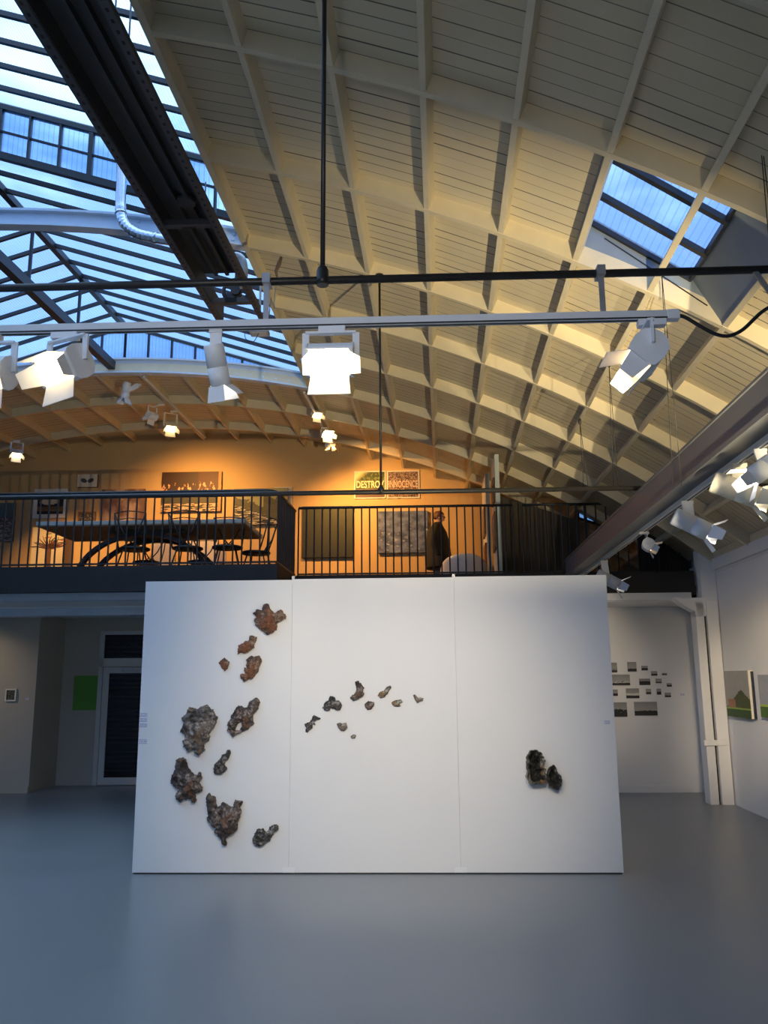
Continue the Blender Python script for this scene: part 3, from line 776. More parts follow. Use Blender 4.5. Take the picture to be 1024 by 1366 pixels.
m_hollow_shade = crust('clay with hollow shade', (.006,.006,.005), (.018,.017,.014), (.07,.07,.055), (.03,.02,.012), .3)  # shade inside the hollow pieces, put into a darker clay colour
def pip(p, poly):
    x, y = p; c = False; n = len(poly)
    for i in range(n):
        x1_, y1_ = poly[i]; x2_, y2_ = poly[i-1]
        if (y1_ > y) != (y2_ > y) and x < (x2_-x1_)*(y-y1_)/(y2_-y1_)+x1_: c = not c
    return c
def segd(p, a, b):
    ax, ay = a; bx, by = b; dx, dy = bx-ax, by-ay; L = dx*dx+dy*dy
    t_ = 0 if L == 0 else max(0, min(1, ((p[0]-ax)*dx+(p[1]-ay)*dy)/L))
    return math.hypot(p[0]-ax-t_*dx, p[1]-ay-t_*dy)
SCN = [0]
def sculpture(o_, s_, pts, mat, label, depth=.07, hollow=False, hole=None, group='burnt clay pieces on the partition'):
    SCN[0] += 1; seed = SCN[0]*7.3
    P3 = [at(o_[0]+x/s_, o_[1]+y/s_, PD-.02) for x, y in pts]
    cx_ = sum(p[0] for p in P3)/len(P3); cz_ = sum(p[2] for p in P3)/len(P3)
    base = [(p[0]-cx_, p[2]-cz_) for p in P3]
    size = max(max(p[0] for p in base)-min(p[0] for p in base), max(p[1] for p in base)-min(p[1] for p in base))
    step = max(.004, size/70)
    def ragged(base, amp):
        out = []; n = len(base)
        for i in range(n):
            a, b = base[i], base[(i+1) % n]; L = math.hypot(b[0]-a[0], b[1]-a[1]); k = max(1, int(L/(step*1.2)))
            for j in range(k):
                t_ = j/k; x = a[0]+(b[0]-a[0])*t_; y = a[1]+(b[1]-a[1])*t_
                v = noise.noise_vector(Vector((x/size*9+seed, y/size*9, seed)))*amp + noise.noise_vector(Vector((x/size*30+seed, y/size*30, seed)))*amp*.8
                out.append((x+v.x, y+v.y))
        return out
    ol = ragged(base, size*.036)
    holes = []
    if hole:
        h3 = [at(o_[0]+x/s_, o_[1]+y/s_, PD-.02) for x, y in hole]; holes = [ragged([(p[0]-cx_, p[2]-cz_) for p in h3], size*.008)]
    vs = [Vector(p) for p in ol]; es = [(i, (i+1) % len(ol)) for i in range(len(ol))]
    for h in holes:
        b0 = len(vs); vs += [Vector(p) for p in h]; es += [(b0+i, b0+(i+1) % len(h)) for i in range(len(h))]
    nedge = len(vs)
    xs = [p[0] for p in ol]; ys = [p[1] for p in ol]
    x = min(xs)
    def inside(q): return pip(q, ol) and not any(pip(q, h) for h in holes)
    bound = [(ol[i], ol[i-1]) for i in range(len(ol))]+[(h[i], h[i-1]) for h in holes for i in range(len(h))]
    def dist(q): return min(segd(q, a, b) for a, b in bound)
    while x < max(xs):
        y = min(ys)
        while y < max(ys):
            q = (x+rnd.uniform(-.3,.3)*step, y+rnd.uniform(-.3,.3)*step)
            if inside(q) and dist(q) > step*.5: vs.append(Vector(q))
            y += step
        x += step
    ov, oe, of, *_ = geometry.delaunay_2d_cdt(vs, es, [], 0, 1e-6)
    tri = [f for f in of if inside((sum(ov[i].x for i in f)/len(f), sum(ov[i].y for i in f)/len(f)))]
    V = []; n = len(ov); dm = size*.16
    for p in ov:
        q = (p.x, p.y); dd = min(1, dist(q)/dm)
        nn = noise.fractal(Vector((p.x/size*5+seed, p.y/size*5, seed)), 1, 2, 4)
        n2 = abs(noise.noise(Vector((p.x/size*11+seed*2, p.y/size*11, 1))))
        if hollow: h = depth*(.75-.62*dd+.35*nn*dd) + depth*.25*n2
        else: h = depth*(.28+.55*math.sqrt(max(0, dd))+.34*nn*(.3+.7*dd)+.3*n2)
        V.append((p.x, -max(.006, h), p.y))
    F = [list(f) for f in tri]
    Vb = [(p.x*.97, 0, p.y*.97) for p in ov]
    cnt = {}
    for f in tri:
        for i in range(len(f)):
            a, b = f[i], f[(i+1) % len(f)]; cnt[(a, b)] = 1
    side = [(a, b) for a, b in cnt if (b, a) not in cnt]
    F += [[i+n for i in f][::-1] for f in tri]+[[b, a, a+n, b+n] for a, b in side]
    mb = MB().add(V+Vb, F, False)
    mb.sm = [True]*len(tri)+[False]*(len(F)-len(tri))
    o = mb.build('hanging_sculpture', mat, loc=W(cx_, PD-.004, cz_)); o.rotation_euler = (0,0,RZ)
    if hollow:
        o.data.materials.append(m_hollow_shade)
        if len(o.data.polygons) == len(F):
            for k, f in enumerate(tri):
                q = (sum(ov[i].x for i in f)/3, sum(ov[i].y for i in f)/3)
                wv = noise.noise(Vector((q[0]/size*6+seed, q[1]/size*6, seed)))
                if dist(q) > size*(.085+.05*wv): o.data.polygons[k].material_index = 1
    return tag(o, label, 'sculpture', group)
Za = ((220,780),5.689); Zb = ((220,960),5.689); Zc = ((170,760),2.926); Zd = ((395,890),5.689); Ze = ((680,980),11.378)
sculpture(*Za, [(665,215),(705,185),(740,195),(755,150),(768,138),(788,155),(800,190),(830,215),(885,192),(918,225),(918,255),(880,275),(855,285),(850,330),(820,365),(780,380),(735,350),(690,310),(675,275),(690,250)], m_red, 'topmost rust red piece on the partition, jagged with three arms', .08)
sculpture(*Za, [(550,530),(548,495),(560,455),(600,440),(608,425),(632,425),(640,390),(660,385),(697,395),(690,430),(678,450),(675,480),(640,505),(600,525),(575,515)], m_red, 'slim reddish piece second from the top on the partition', .05)
sculpture(*Za, [(405,590),(447,552),(487,585),(475,640),(447,655),(425,625)], m_red, 'tiny rust red five-sided piece alone at the upper left', .03)
sculpture(*Za, [(565,690),(580,675),(605,672),(595,630),(618,635),(620,605),(615,570),(650,542),(690,545),(712,535),(735,560),(735,590),(715,620),(712,650),(690,680),(655,718),(630,715),(602,740),(580,720)], m_red, 'curved brown and red piece just right of the tiny five-sided one', .06)
sculpture(*Zc, [(215,575),(245,535),(262,545),(295,530),(310,528),(335,545),(352,575),(350,595),(330,620),(318,640),(320,665),(300,680),(302,710),(280,728),(260,715),(258,700),(240,710),(220,695),(215,670),(228,655),(208,635),(215,610)], m_ash, 'largest ash grey piece, broad at the top and narrowing downward', .09)
sculpture(*Zc, [(390,600),(410,560),(435,530),(465,540),(478,510),(505,500),(517,512),(512,540),(490,565),(492,600),(470,620),(440,640),(410,650),(390,630)], m_bark, 'dark brown piece with a small white hole through its lower part', .07, hole=[(418,628),(427,604),(443,590),(447,612),(435,630)])
sculpture(*Zb, [(365,370),(385,330),(410,310),(430,270),(470,240),(495,222),(498,245),(485,290),(455,320),(452,350),(470,375),(455,395),(415,420),(375,410)], m_coal, 'small charcoal piece tapering to a point at upper right', .06)
sculpture(*Zb, [(55,430),(75,385),(85,340),(85,305),(105,290),(138,288),(165,320),(180,360),(200,390),(215,420),(240,425),(248,400),(272,398),(285,425),(280,450),(262,475),(288,515),(285,540),(245,550),(220,570),(240,610),(230,635),(205,625),(200,605),(150,605),(110,630),(85,605),(80,570),(100,530),(60,500),(50,470)], m_bark, 'lumpy dark piece furthest left with a round knob at its top', .09)
sculpture(*Zb, [(310,640),(318,590),(335,558),(360,575),(385,575),(382,610),(400,660),(440,625),(470,640),(500,662),(520,650),(530,610),(545,605),(585,615),(575,660),(585,715),(560,750),(545,790),(548,840),(520,862),(490,870),(460,905),(465,950),(440,945),(430,910),(390,880),(375,840),(395,815),(365,815),(320,765),(330,720)], m_bark, 'large forked piece with two horns and an orange stain in its middle', .09)
sculpture(*Zb, [(657,915),(672,870),(700,830),(745,828),(765,855),(785,845),(795,815),(830,795),(865,800),(862,830),(830,860),(800,905),(760,940),(710,965),(665,935)], m_coal, 'lowest charcoal piece on the partition with an arm reaching up right', .06)
sculpture(*Zd, [(60,430),(90,420),(110,400),(135,360),(150,370),(180,385),(180,398),(155,398),(140,415),(143,440),(125,435),(120,465),(95,480),(82,497),(68,490),(72,465)], m_coal, 'thin spiky dark piece leftmost of the small middle cluster', .03)
sculpture(*Zd, [(197,310),(215,270),(245,250),(255,215),(290,225),(300,250),(325,255),(348,290),(335,325),(310,330),(270,310),(240,330),(210,325)], m_coal, 'widest of the small middle pieces, a dark arch-shaped lump', .04)
sculpture(*Zd, [(405,235),(420,215),(440,205),(455,165),(445,110),(465,103),(490,120),(515,155),(505,180),(518,205),(500,225),(470,245),(430,257)], m_bark, 'tallest of the small middle pieces, upright and hooked', .04)
sculpture(*Zd, [(517,280),(545,257),(590,265),(592,290),(570,320),(540,328),(522,305)], m_bark, 'small round dark red brown piece in the middle cluster', .03)
sculpture(*Zd, [(617,215),(630,190),(665,180),(685,150),(715,138),(722,155),(705,175),(695,200),(665,230),(640,235)], m_moss, 'small slanting grey piece with an ochre tip in the middle cluster', .03)
sculpture(*Zd, [(722,265),(740,255),(765,250),(795,245),(807,265),(785,275),(790,295),(770,300),(740,298),(728,285)], m_moss, 'small pale grey piece second from the right of the middle cluster', .025)
sculpture(*Zd, [(885,215),(900,205),(920,230),(945,230),(965,235),(960,258),(935,260),(918,272),(900,250)], m_ash, 'small v-shaped brown piece rightmost of the middle cluster', .025)
sculpture(*Zd, [(305,430),(330,420),(350,430),(380,420),(388,460),(365,485),(340,485),(318,460)], m_ash, 'small greyish lilac crumpled piece low in the middle cluster', .03)
sculpture(*Zd, [(410,525),(435,510),(453,518),(445,540),(420,543)], m_moss, 'tiniest ochre crumb, lowest of the middle cluster', .015)
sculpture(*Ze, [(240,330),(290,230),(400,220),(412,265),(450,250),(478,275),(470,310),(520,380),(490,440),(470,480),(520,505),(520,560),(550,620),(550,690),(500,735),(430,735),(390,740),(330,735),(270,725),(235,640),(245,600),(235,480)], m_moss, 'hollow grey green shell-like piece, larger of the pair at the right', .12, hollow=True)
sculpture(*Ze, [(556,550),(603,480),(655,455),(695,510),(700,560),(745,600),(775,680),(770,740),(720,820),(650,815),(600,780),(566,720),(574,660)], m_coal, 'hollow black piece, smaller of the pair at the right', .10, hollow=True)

# ------------------------------------------------------------------ pictures
m_frame_w = M('white picture frame', (.78,.76,.70), .5, var=.03)
m_frame_k = M('black picture frame', (.02,.018,.016), .45)
m_frame_b = M('brown wood picture frame', (.16,.07,.03), .45, var=.2, scale=10)
m_edge = M('canvas edge', (.70,.66,.56), .8, var=.03)
def picture(pa, pb, d, mat, label, thick=.03, frame=None, fw=.03, cat='picture', group=None, name='framed_picture', mount=None, edge=None, gap=.002):
    a = at(*pa, d); b = at(*pb, d); w_, h_ = b[0]-a[0], a[2]-b[2]
    o = empty(name, W((a[0]+b[0])/2, d-gap, b[2]), RZ, label=label, cat=cat, group=group)
    picture_parts(o, w_, h_, mat, thick, frame, fw, mount, edge); return o
def picture_parts(o, w_, h_, mat, thick, frame, fw, mount=None, edge=None):
    if frame:
        mb = MB()
        mb.box(-w_/2, w_/2, -thick, 0, 0, fw).box(-w_/2, w_/2, -thick, 0, h_-fw, h_).box(-w_/2, -w_/2+fw, -thick, 0, fw, h_-fw).box(w_/2-fw, w_/2, -thick, 0, fw, h_-fw)
        mb.build('frame', frame, o)
        m2 = fw
        if mount:
            MB().box(-w_/2+fw, w_/2-fw, -thick*.55, 0, fw, h_-fw).build('mount', m_frame_w, o); m2 = fw+mount
            MB().box(-w_/2+m2, w_/2-m2, -thick*.62, -thick*.5, m2, h_-m2).build('image', mat, o)
        else: MB().box(-w_/2+fw, w_/2-fw, -thick*.6, 0, fw, h_-fw).build('image', mat, o)
    else:
        MB().box(-w_/2, w_/2, -thick, 0, 0, h_).build('stretcher', edge or m_edge, o)
        MB().box(-w_/2+.001, w_/2-.001, -thick-.003, -thick, .001, h_-.001).build('image', mat, o)

def art(name, fn, rough=.55):
    b = NB(name); g = b.gen(); c = fn(b, g[0], g[2]); return b.bsdf(c, rough)
def gnoise(b, sx, sz, k=4, sc_=1.0, seed=0.0):
    g = b.gen(); return b.noise(sc_, k, b.vec(b.ma('MULTIPLY', g[0], sx), seed, b.ma('MULTIPLY', g[2], sz)))
def a_bwland(seed, hor=.4, white=.5):
    def f(b, x, z):
        n1 = gnoise(b, 3, 2, 4, 1.5, seed); n2 = gnoise(b, 9, 14, 4, 1.5, seed+3)
        hz = b.ma('MULTIPLY_ADD', n1, .22, hor-.11)
        sky = b.ramp(z, [(0,(.42,.40,.36)),(1,(.24,.24,.23))])
        gr = b.mix(b.gt(n2, 1-white*.9), (.012,.012,.012), (.62,.60,.55))
        gr = b.mix(b.lt(z, b.ma('MULTIPLY', hz, .55)), gr, (.02,.02,.02))
        return b.mix(b.lt(z, hz), sky, gr)
    return f
# black and white photographs on the lower right wall
bw = [((755,884),(823,897),.42,'half-hidden snowy photograph in the top row beside the partition edge',0,.55,1),
      ((836.1,883.2),(848.8,895.8),.3,'nearly square photograph with a pale sky in the top row of the photo wall',1,.1,0),
      ((854.9,888.3),(863.7,894.2),.5,'small dark photograph at the right end of the top row',2,.35,0),
      ((867.9,895.5),(876.4,901.3),.45,'tiny photograph just below and right of the top row',3,.3,0),
      ((882.5,898),(889.1,900.6),.5,'smallest thin dark photograph at the upper right of the photo wall',4,.1,0),
      ((800,900),(840.2,914),.38,'wide photograph with a white ragged line, second row beside the partition',5,.6,1),
      ((852,905.4),(867.1,913.7),.6,'grey blurry wide photograph in the middle of the second row',6,.3,0),
      ((873.9,905.4),(882.1,911.3),.3,'small sepia toned photograph with a pale sky, second row',7,.15,0),
      ((888.7,911.5),(895.7,916),.5,'tiny photograph furthest right on the photo wall',8,.2,0),
      ((800,920),(823.7,928.3),.42,'narrow photograph half hidden behind the partition, third row',9,.4,1),
      ((834.3,918.4),(852.5,931.4),.5,'photograph full of white specks in the third row',10,.75,0),
      ((861.1,919),(868.2,926),.4,'small dark square photograph, third row',11,.2,0),
      ((875.3,918.8),(881.6,926.7),.5,'small upright photograph, third row',12,.3,0),
      ((886.2,924.2),(894.6,930),.4,'tiny photograph with a pale sky at the right end of the third row',13,.15,0),
      ((800,937),(836.5,956),.5,'dark forest photograph with a white patch, bottom row beside the partition',14,.4,1),
      ((845.2,936.3),(876.8,954.4),.36,'largest photograph, wide grey sky over a dark hill, bottom row right',15,.25,0)]
for pa, pb, hor, lab, sd, wt, cut in bw:
    pa2 = (max(pa[0], 812), pa[1]) if cut else pa
    picture(pa2, pb, 12.33, art('bw photo %d' % sd, a_bwland(sd*5.1, hor, wt)), lab, thick=.008, edge=m_frame_k, cat='photograph', group='black and white photographs on the lower right wall', name='framed_photograph')
caption((907,925),(913.5,928), 12.33, 'small caption on the wall to the right of the photographs')

# right wall: house painting, a second painting at the picture edge, a black wall knob
def wallpic(pa, pb, zt, zb, mat, label, thick, frame=None, edge=None, back=None):
    a = atx(*pa, XR); b = atx(*pb, XR)
    o = empty('framed_picture', W(XR-.002, (a[1]+b[1])/2, zb), -PI/2, label=label, cat='painting')
    picture_parts(o, a[1]-b[1], zt-zb, mat, thick, frame, .03, None, edge); 
    return o, a[1]-b[1], zt-zb
def a_house(b, x, z):
    n = gnoise(b, 5, 5, 4, 1.5); n2 = gnoise(b, 18, 14, 4, 1.5, 4)
    sky = b.mix(n, (.36,.34,.29), (.46,.43,.37))
    grass = b.mix(n2, (.01,.03,.005), (.06,.16,.02))
    c = b.mix(b.lt(z, .22), sky, grass)
    hill = b.ma('SUBTRACT', .60, b.ma('MULTIPLY', b.ma('ABSOLUTE', b.ma('SUBTRACT', x, .66)), .62))
    hill = b.ma('ADD', hill, b.ma('MULTIPLY', b.ma('SUBTRACT', n2, .5), .16))
    tree = b.mix(n2, (.015,.035,.008), (.12,.13,.03))
    c = b.mix(b.ma('MULTIPLY', b.lt(z, hill), b.gt(z, .2)), c, tree)
    wall_ = b.ma('MULTIPLY', b.ma('MULTIPLY', b.gt(x, .08), b.lt(x, .4)), b.ma('MULTIPLY', b.gt(z, .2), b.lt(z, .38)))
    c = b.mix(wall_, c, b.mix(n2, (.28,.10,.05), (.5,.25,.12)))
    lawn = b.ma('MULTIPLY', b.gt(z, .17), b.lt(z, b.ma('MULTIPLY_ADD', n, .04, .185)))
    return b.mix(lawn, c, (.32,.45,.06))
ta = atx(971,895,XR); tb_ = atx(978,953,XR)
m_navy = M('navy backing board', (.008,.012,.03), .5)
pw, wd_, ht_ = wallpic((971,895),(1003,896), ta[2], tb_[2]-.02, art('house painting', a_house), 'painting of a brown house and dark trees on the right wall', .05, edge=m_edge)
MB().box(-wd_/2-.0, wd_/2+.035, -.022, 0, .0, ht_-.01).build('backing', m_navy, pw)
def a_lawn(b, x, z):
    n = gnoise(b, 6, 6, 4, 1.5, 9); c = b.mix(n, (.30,.31,.33), (.48,.48,.50)); g_ = b.mix(n, (.03,.07,.01), (.12,.25,.03))
    return b.mix(b.lt(z, .3), c, b.mix(b.gt(z, .25), g_, (.5,.62,.08)))
pw2, _, _ = wallpic((1015,899),(1060,899), atx(1016,900,XR)[2], atx(1024,957,XR)[2], art('lawn painting', a_lawn), 'grey and green painting cut by the right picture edge on the right wall', .04, edge=m_edge)
k_ = atx(963,902,XR)
kb = empty('wall_knob', W(XR, k_[1]-.0, k_[2]), -PI/2, label='black round knob on a short stem between the column and the house painting', cat='wall knob')
mb = MB().lathe([(.012,0),(.012,.04),(.036,.045),(.038,.06),(.02,.075)], 18); mb.v = [Vector((p.x,-p.z,p.y)) for p in mb.v]; mb.build('knob_head', m_black, kb)

# lower left: small frame, green notice, door
def a_spot(b, x, z):
    n = gnoise(b, 4, 4, 4, 1.5, 2); return b.mix(b.sstep(n, .4, .65), (.02,.025,.02), (.16,.15,.08))
picture((8.6,919),(21.7,935.3), 12.48, art('small dark picture', a_spot), 'small dark square picture in a pale frame on the left wall', .025, m_frame_w, .018)
caption((34,931),(38,934), 12.48, 'tiny caption at the right of the small dark picture on the left wall')
m_green = art('green notice', lambda b, x, z: b.mix(gnoise(b, 2, 14, 2, 2, 1), (.09,.26,.02), (.13,.33,.035)))
picture((99.5,901.5),(132,947.2), 13.35, m_green, 'bright green notice on the dim wall left of the glass door', .006, edge=m_green, cat='notice', name='hanging_notice')
a = at(136,842,13.35); b_ = at(180,1046,13.35)
dx0, dx1 = a[0], a[0]+1.25
dr = empty('door_1', W((dx0+dx1)/2, 13.35, 0), RZ, kind='structure')
hwd = (dx1-dx0)/2; zt = a[2]; zm0, zm1 = at(140,880,13.35)[2], at(140,888,13.35)[2]
m_dframe = M('grey white door frame', (.55,.54,.50), .5, var=.03)
mb = MB()
for x0_, x1_, z0_, z1_ in ((-hwd,-hwd+.07,0,zt),(hwd-.07,hwd,0,zt),(-hwd,hwd,zt-.06,zt),(-hwd,hwd,zm1-.02,zm0+.02)):
    mb.box(x0_, x1_, -.06, 0, z0_, z1_)
mb.build('door_frame', m_dframe, dr)
mb = MB()
for x0_, x1_, z0_, z1_ in ((-hwd+.075,-hwd+.17,.01,zm1-.03),(hwd-.17,hwd-.075,.01,zm1-.03),(-hwd+.17,hwd-.17,.01,.12),(-hwd+.17,hwd-.17,zm1-.12,zm1-.03)):
    mb.box(x0_, x1_, -.045, -.005, z0_, z1_)
mb.build('door_leaf', m_dframe, dr)
def darkglass():
    b = NB('dark glass with a blind behind'); z = b.obj()[2]
    s_ = b.lt(b.ma('FRACT', b.ma('DIVIDE', z, .07)), .3); return b.bsdf(b.mix(s_, (.006,.006,.007), (.016,.015,.014)), .12, spec=.4)
m_dg = darkglass()
MB().box(-hwd+.17, hwd-.17, -.03, -.01, .12, zm1-.12).build('door_glass', m_dg, dr)
MB().box(-hwd+.07, hwd-.07, -.03, -.01, zm0+.02, zt-.06).build('transom_glass', m_dg, dr)
MB().box(-.25, .1, -.09, -.045, zm1-.09, zm1-.04).build('door_closer', m_galv, dr)
MB().tube([(hwd-.2,-.045,1.0),(hwd-.2,-.10,1.0),(hwd-.33,-.10,1.0)], .012, 8).build('door_handle', m_galv, dr)

# ------------------------------------------------------------------ gallery railings
def railing(name, label, a, b, z0, z1, n, rt=.018, rb=.012, first=True, last=True, curved=None):
    """a, b in (x, d)"""
    A, B = W(a[0], a[1], z0), W(b[0], b[1], z0)
    o = empty(name, (A+B)/2, 0, label=label, cat='railing')
    h = z1-z0; L = (A+B)/2
    top = [A-L+Vector((0,0,h)), B-L+Vector((0,0,h))] if not curved else [p-L for p in curved]
    MB().tube(top, rt, 10).build('handrail', m_black, o)
    MB().bar(A-L+Vector((0,0,.03)), B-L+Vector((0,0,.03)), .03, .02).build('bottom_rail', m_black, o)
    for i in range(n):
        if (i == 0 and not first) or (i == n-1 and not last): continue
        p = A.lerp(B, i/(n-1))-L
        MB().tube([p, p+Vector((0,0,h))], rb, 6, caps=False).build('baluster', m_black, o)
    return o
ZR = 3.875; ZF = 2.958
crv = [W(-7.4, D1+.05, ZR), W(XC-.22, D1+.05, ZR)]
for k in range(1, 7):
    t_ = k/6*PI/2; crv.append(W(XC-.22+.19*math.sin(t_), D1+.05+.19*(1-math.cos(t_)), ZR))
crv.append(W(XC-.03, D2+.05, ZR))
bx = [at(384, 700, D1+.05)[0]]
sp_ = (at(252,700,D1+.05)[0]-at(193,700,D1+.05)[0])/5
rl = empty('gallery_railing', W(-4.4, D1+.05, ZF), 0, label='black railing along the left gallery before the table, rounding the corner', cat='railing')
def rp(mb, nm):
    mb.v = [p-rl.location for p in mb.v]; return mb.build(nm, m_black, rl)
rp(MB().tube(crv, .02, 10), 'handrail')
rp(MB().bar(W(-7.4,D1+.05,ZF+.03), W(XC-.03,D1+.05,ZF+.03), .03, .02).bar(W(XC-.03,D1+.05,ZF+.03), W(XC-.03,D2+.05,ZF+.03), .03, .02), 'bottom_rail')
x = at(193,700,D1+.05)[0]
while x < XC-.06: x += sp_
x -= sp_
while x > -7.3:
    rp(MB().tube([W(x,D1+.05,ZF), W(x,D1+.05,ZR)], .011, 6, caps=False), 'baluster'); x -= sp_
n = int((D2-D1)/sp_)
for i in range(1, n+1):
    d = D1+.05+(D2-D1)*i/(n+.3)
    rp(MB().tube([W(XC-.03,d,ZF), W(XC-.03,d,ZR)], .011, 6, caps=False), 'baluster')
xm0, xm1 = XC+.02, at(684,700,D2+.05)[0]
nm = 28
railing('gallery_railing', 'black railing of the middle gallery in front of the standing person', (xm0,D2+.05), (xm1+.0,D2+.05), ZF+.005, 3.915, nm, rb=.0115)
railing('gallery_railing', 'black railing in the dark right of the gallery behind the grey beam', (xm1+.13,D2+.05), (2.0,D2+.05), ZF+.005, 3.915, 9, rb=.0115)
# stair opening on the right: guard rail sloping down
a0, a1, a2, a3 = at(760,673,12.1), at(826,671,12.1), at(926,731,12.1), at(930,760,12.1)
sr = empty('stair_railing', W(2.8, 12.1, 2.97), 0, label='dark stair guard rail sloping down to the right behind the beam lamps', cat='railing')
def sp2(mb, nm, m=m_black):
    mb.v = [W(*p)-sr.location for p in mb.v]; return mb.build(nm, m, sr)
sp2(MB().tube([a0, a1, a2, a3], .02, 8), 'handrail')
for i in range(12):
    x = a0[0]+(a2[0]-a0[0])*(i+.5)/12
    z = a1[2] if x < a1[0] else a1[2]+(a2[2]-a1[2])*(x-a1[0])/(a2[0]-a1[0])
    sp2(MB().tube([(x,12.1,2.8),(x,12.1,z)], .011, 6, caps=False), 'baluster')
m_dkwood = M('dark stained boards', (.035,.026,.018), .6, var=.3, scale=3)
q = [(a1[0]+.25, 2.8), (a2[0]-.06, 2.8), (a2[0]-.06, a2[2]-.2), (a1[0]+.25, a1[2]-.3)]
sp2(MB().prism([(x,z) for x, z in q], 1, 12.14, 12.18), 'stair_panel', m_dkwood)
# dark boarded wall behind the right railing; its raised top stands in for shade beyond
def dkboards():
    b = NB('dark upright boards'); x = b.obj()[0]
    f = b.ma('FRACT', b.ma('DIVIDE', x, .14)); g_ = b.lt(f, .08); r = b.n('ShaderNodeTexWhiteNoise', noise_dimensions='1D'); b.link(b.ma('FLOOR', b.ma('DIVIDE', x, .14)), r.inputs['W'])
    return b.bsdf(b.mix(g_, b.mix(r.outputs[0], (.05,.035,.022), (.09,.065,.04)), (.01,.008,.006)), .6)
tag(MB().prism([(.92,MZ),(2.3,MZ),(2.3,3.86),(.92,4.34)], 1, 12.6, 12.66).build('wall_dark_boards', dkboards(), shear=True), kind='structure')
# small roof window low on the right
rwp = [at(775,684,13.2), at(822,697,13.2)]
rw_ = empty('roof_window', W((rwp[0][0]+rwp[1][0])/2, 13.2, rwp[0][2]), 0, label='small blue lit strip window under the dark right roof slope above the stair', cat='window')
mk = emit('evening sky through a far window', (.16,.36,.75), .8)
mb = MB(); pa_, pb_ = Vector(at(771,676,13.2)), Vector(at(822,692,13.2)); hh = .17
def rwq(p, q, z0, z1, y0, y1): return [Vector((p.x,y0,p.z-z0)),Vector((q.x,y0,q.z-z0)),Vector((q.x,y1,q.z-z0)),Vector((p.x,y1,p.z-z0)),Vector((p.x,y0,p.z-z1)),Vector((q.x,y0,q.z-z1)),Vector((q.x,y1,q.z-z1)),Vector((p.x,y1,p.z-z1))]
def rwx(mb): 
    mb.v = [W(*p)-rw_.location for p in mb.v]; return mb
rwx(MB().hexa(rwq(pa_,pb_,hh,0,13.21,13.23))).build('pane', mk, rw_)
fr_ = MB()
fr_.hexa(rwq(pa_,pb_,.02,-.03,13.18,13.24)).hexa(rwq(pa_,pb_,.06,.045,13.19,13.22)).hexa(rwq(pa_,pb_,hh+.03,hh,13.18,13.24))
for i in range(6):
    p = pa_.lerp(pb_, i/5); fr_.bar((p.x,13.2,p.z+.02),(p.x,13.2,p.z-hh-.02),.02,.03,(0,1,0))
rwx(fr_).build('window_frame', m_frame_k, rw_)

# ------------------------------------------------------------------ pictures in the gallery (wall plane YB)
GW = YB
def a_tree(b, x, z):
    n = gnoise(b, 5, 5, 4, 2, 1); dx = b.ma('SUBTRACT', x, .45); dz = b.ma('SUBTRACT', z, .62)
    r = b.ma('ADD', b.ma('MULTIPLY', b.ma('POWER', dx, 2), 7), b.ma('MULTIPLY', b.ma('POWER', dz, 2), 22))
    cr_ = b.lt(b.ma('ADD', r, b.ma('MULTIPLY', b.ma('SUBTRACT', n, .5), 1.6)), .85)
    c = b.mix(cr_, (.012,.012,.014), (.62,.56,.40))
    c = b.mix(b.lt(z, .36), c, b.mix(gnoise(b, 3, 10, 4, 2, 3), (.05,.03,.015), (.45,.24,.08)))
    return b.mix(b.lt(z, .14), c, (.02,.018,.015))
picture((47,653),(89.5,691), GW, art('white tree picture', a_tree), 'black picture of a pale round tree in a wide white frame', .03, m_frame_w, .07)
def a_small(b, x, z):
    dx = b.ma('ABSOLUTE', b.ma('SUBTRACT', x, .5)); r = b.ma('ADD', b.ma('POWER', b.ma('MULTIPLY', b.ma('SUBTRACT', dx, .17), 6.5), 2), b.ma('POWER', b.ma('MULTIPLY', b.ma('SUBTRACT', z, b.ma('MULTIPLY_ADD', dx, .35, .45)), 6), 2))
    s_ = b.lt(r, 1); return b.mix(s_, (.74,.68,.52), b.mix(gnoise(b, 14, 14, 2, 2, 1), (.02,.025,.03), (.14,.15,.15)))
picture((105.5,634),(131,650.5), GW, art('moth picture', a_small), 'small white canvas with a dark winged shape, alone high on the gallery wall', .06, edge=m_frame_b)
def a_portrait(b, x, z):
    n = gnoise(b, 4, 5, 4, 2, 6); return b.mix(b.sstep(n, .5, .62), (.02,.015,.014), (.35,.30,.25))
picture((105,683),(127,704), GW, art('small portrait', a_portrait), 'small dark picture in a red brown wooden frame just above the table', .03, m_frame_b, .03)
def a_sea(b, x, z):
    n = gnoise(b, 3, 8, 4, 2, 8); c = b.mix(b.gt(z, .62), (.10,.10,.10), (.10,.15,.16)); return b.mix(b.ma('MULTIPLY', b.gt(n, .52), b.lt(z, .6)), c, (.36,.33,.29))
picture((-26,672),(18,723), GW, art('winter shore picture', a_sea), 'blue grey winter picture cut by the left picture edge behind the railing', .03, edge=m_frame_k)
def a_pink(b, x, z):
    n = gnoise(b, 2.2, 1.4, 3, 1.6, 3); e_ = b.ma('MULTIPLY', b.ma('MULTIPLY', x, b.ma('SUBTRACT', 1, x)), 4)
    return b.mix(b.ma('MULTIPLY', b.sstep(n, .38, .7), e_), (.16,.085,.06), (.62,.46,.36))
picture((137.5,653.5),(192,708), GW, art('hazy pink canvas', a_pink), 'hazy brown and pink canvas beside the white tree picture, behind the table', .04, edge=m_frame_b)
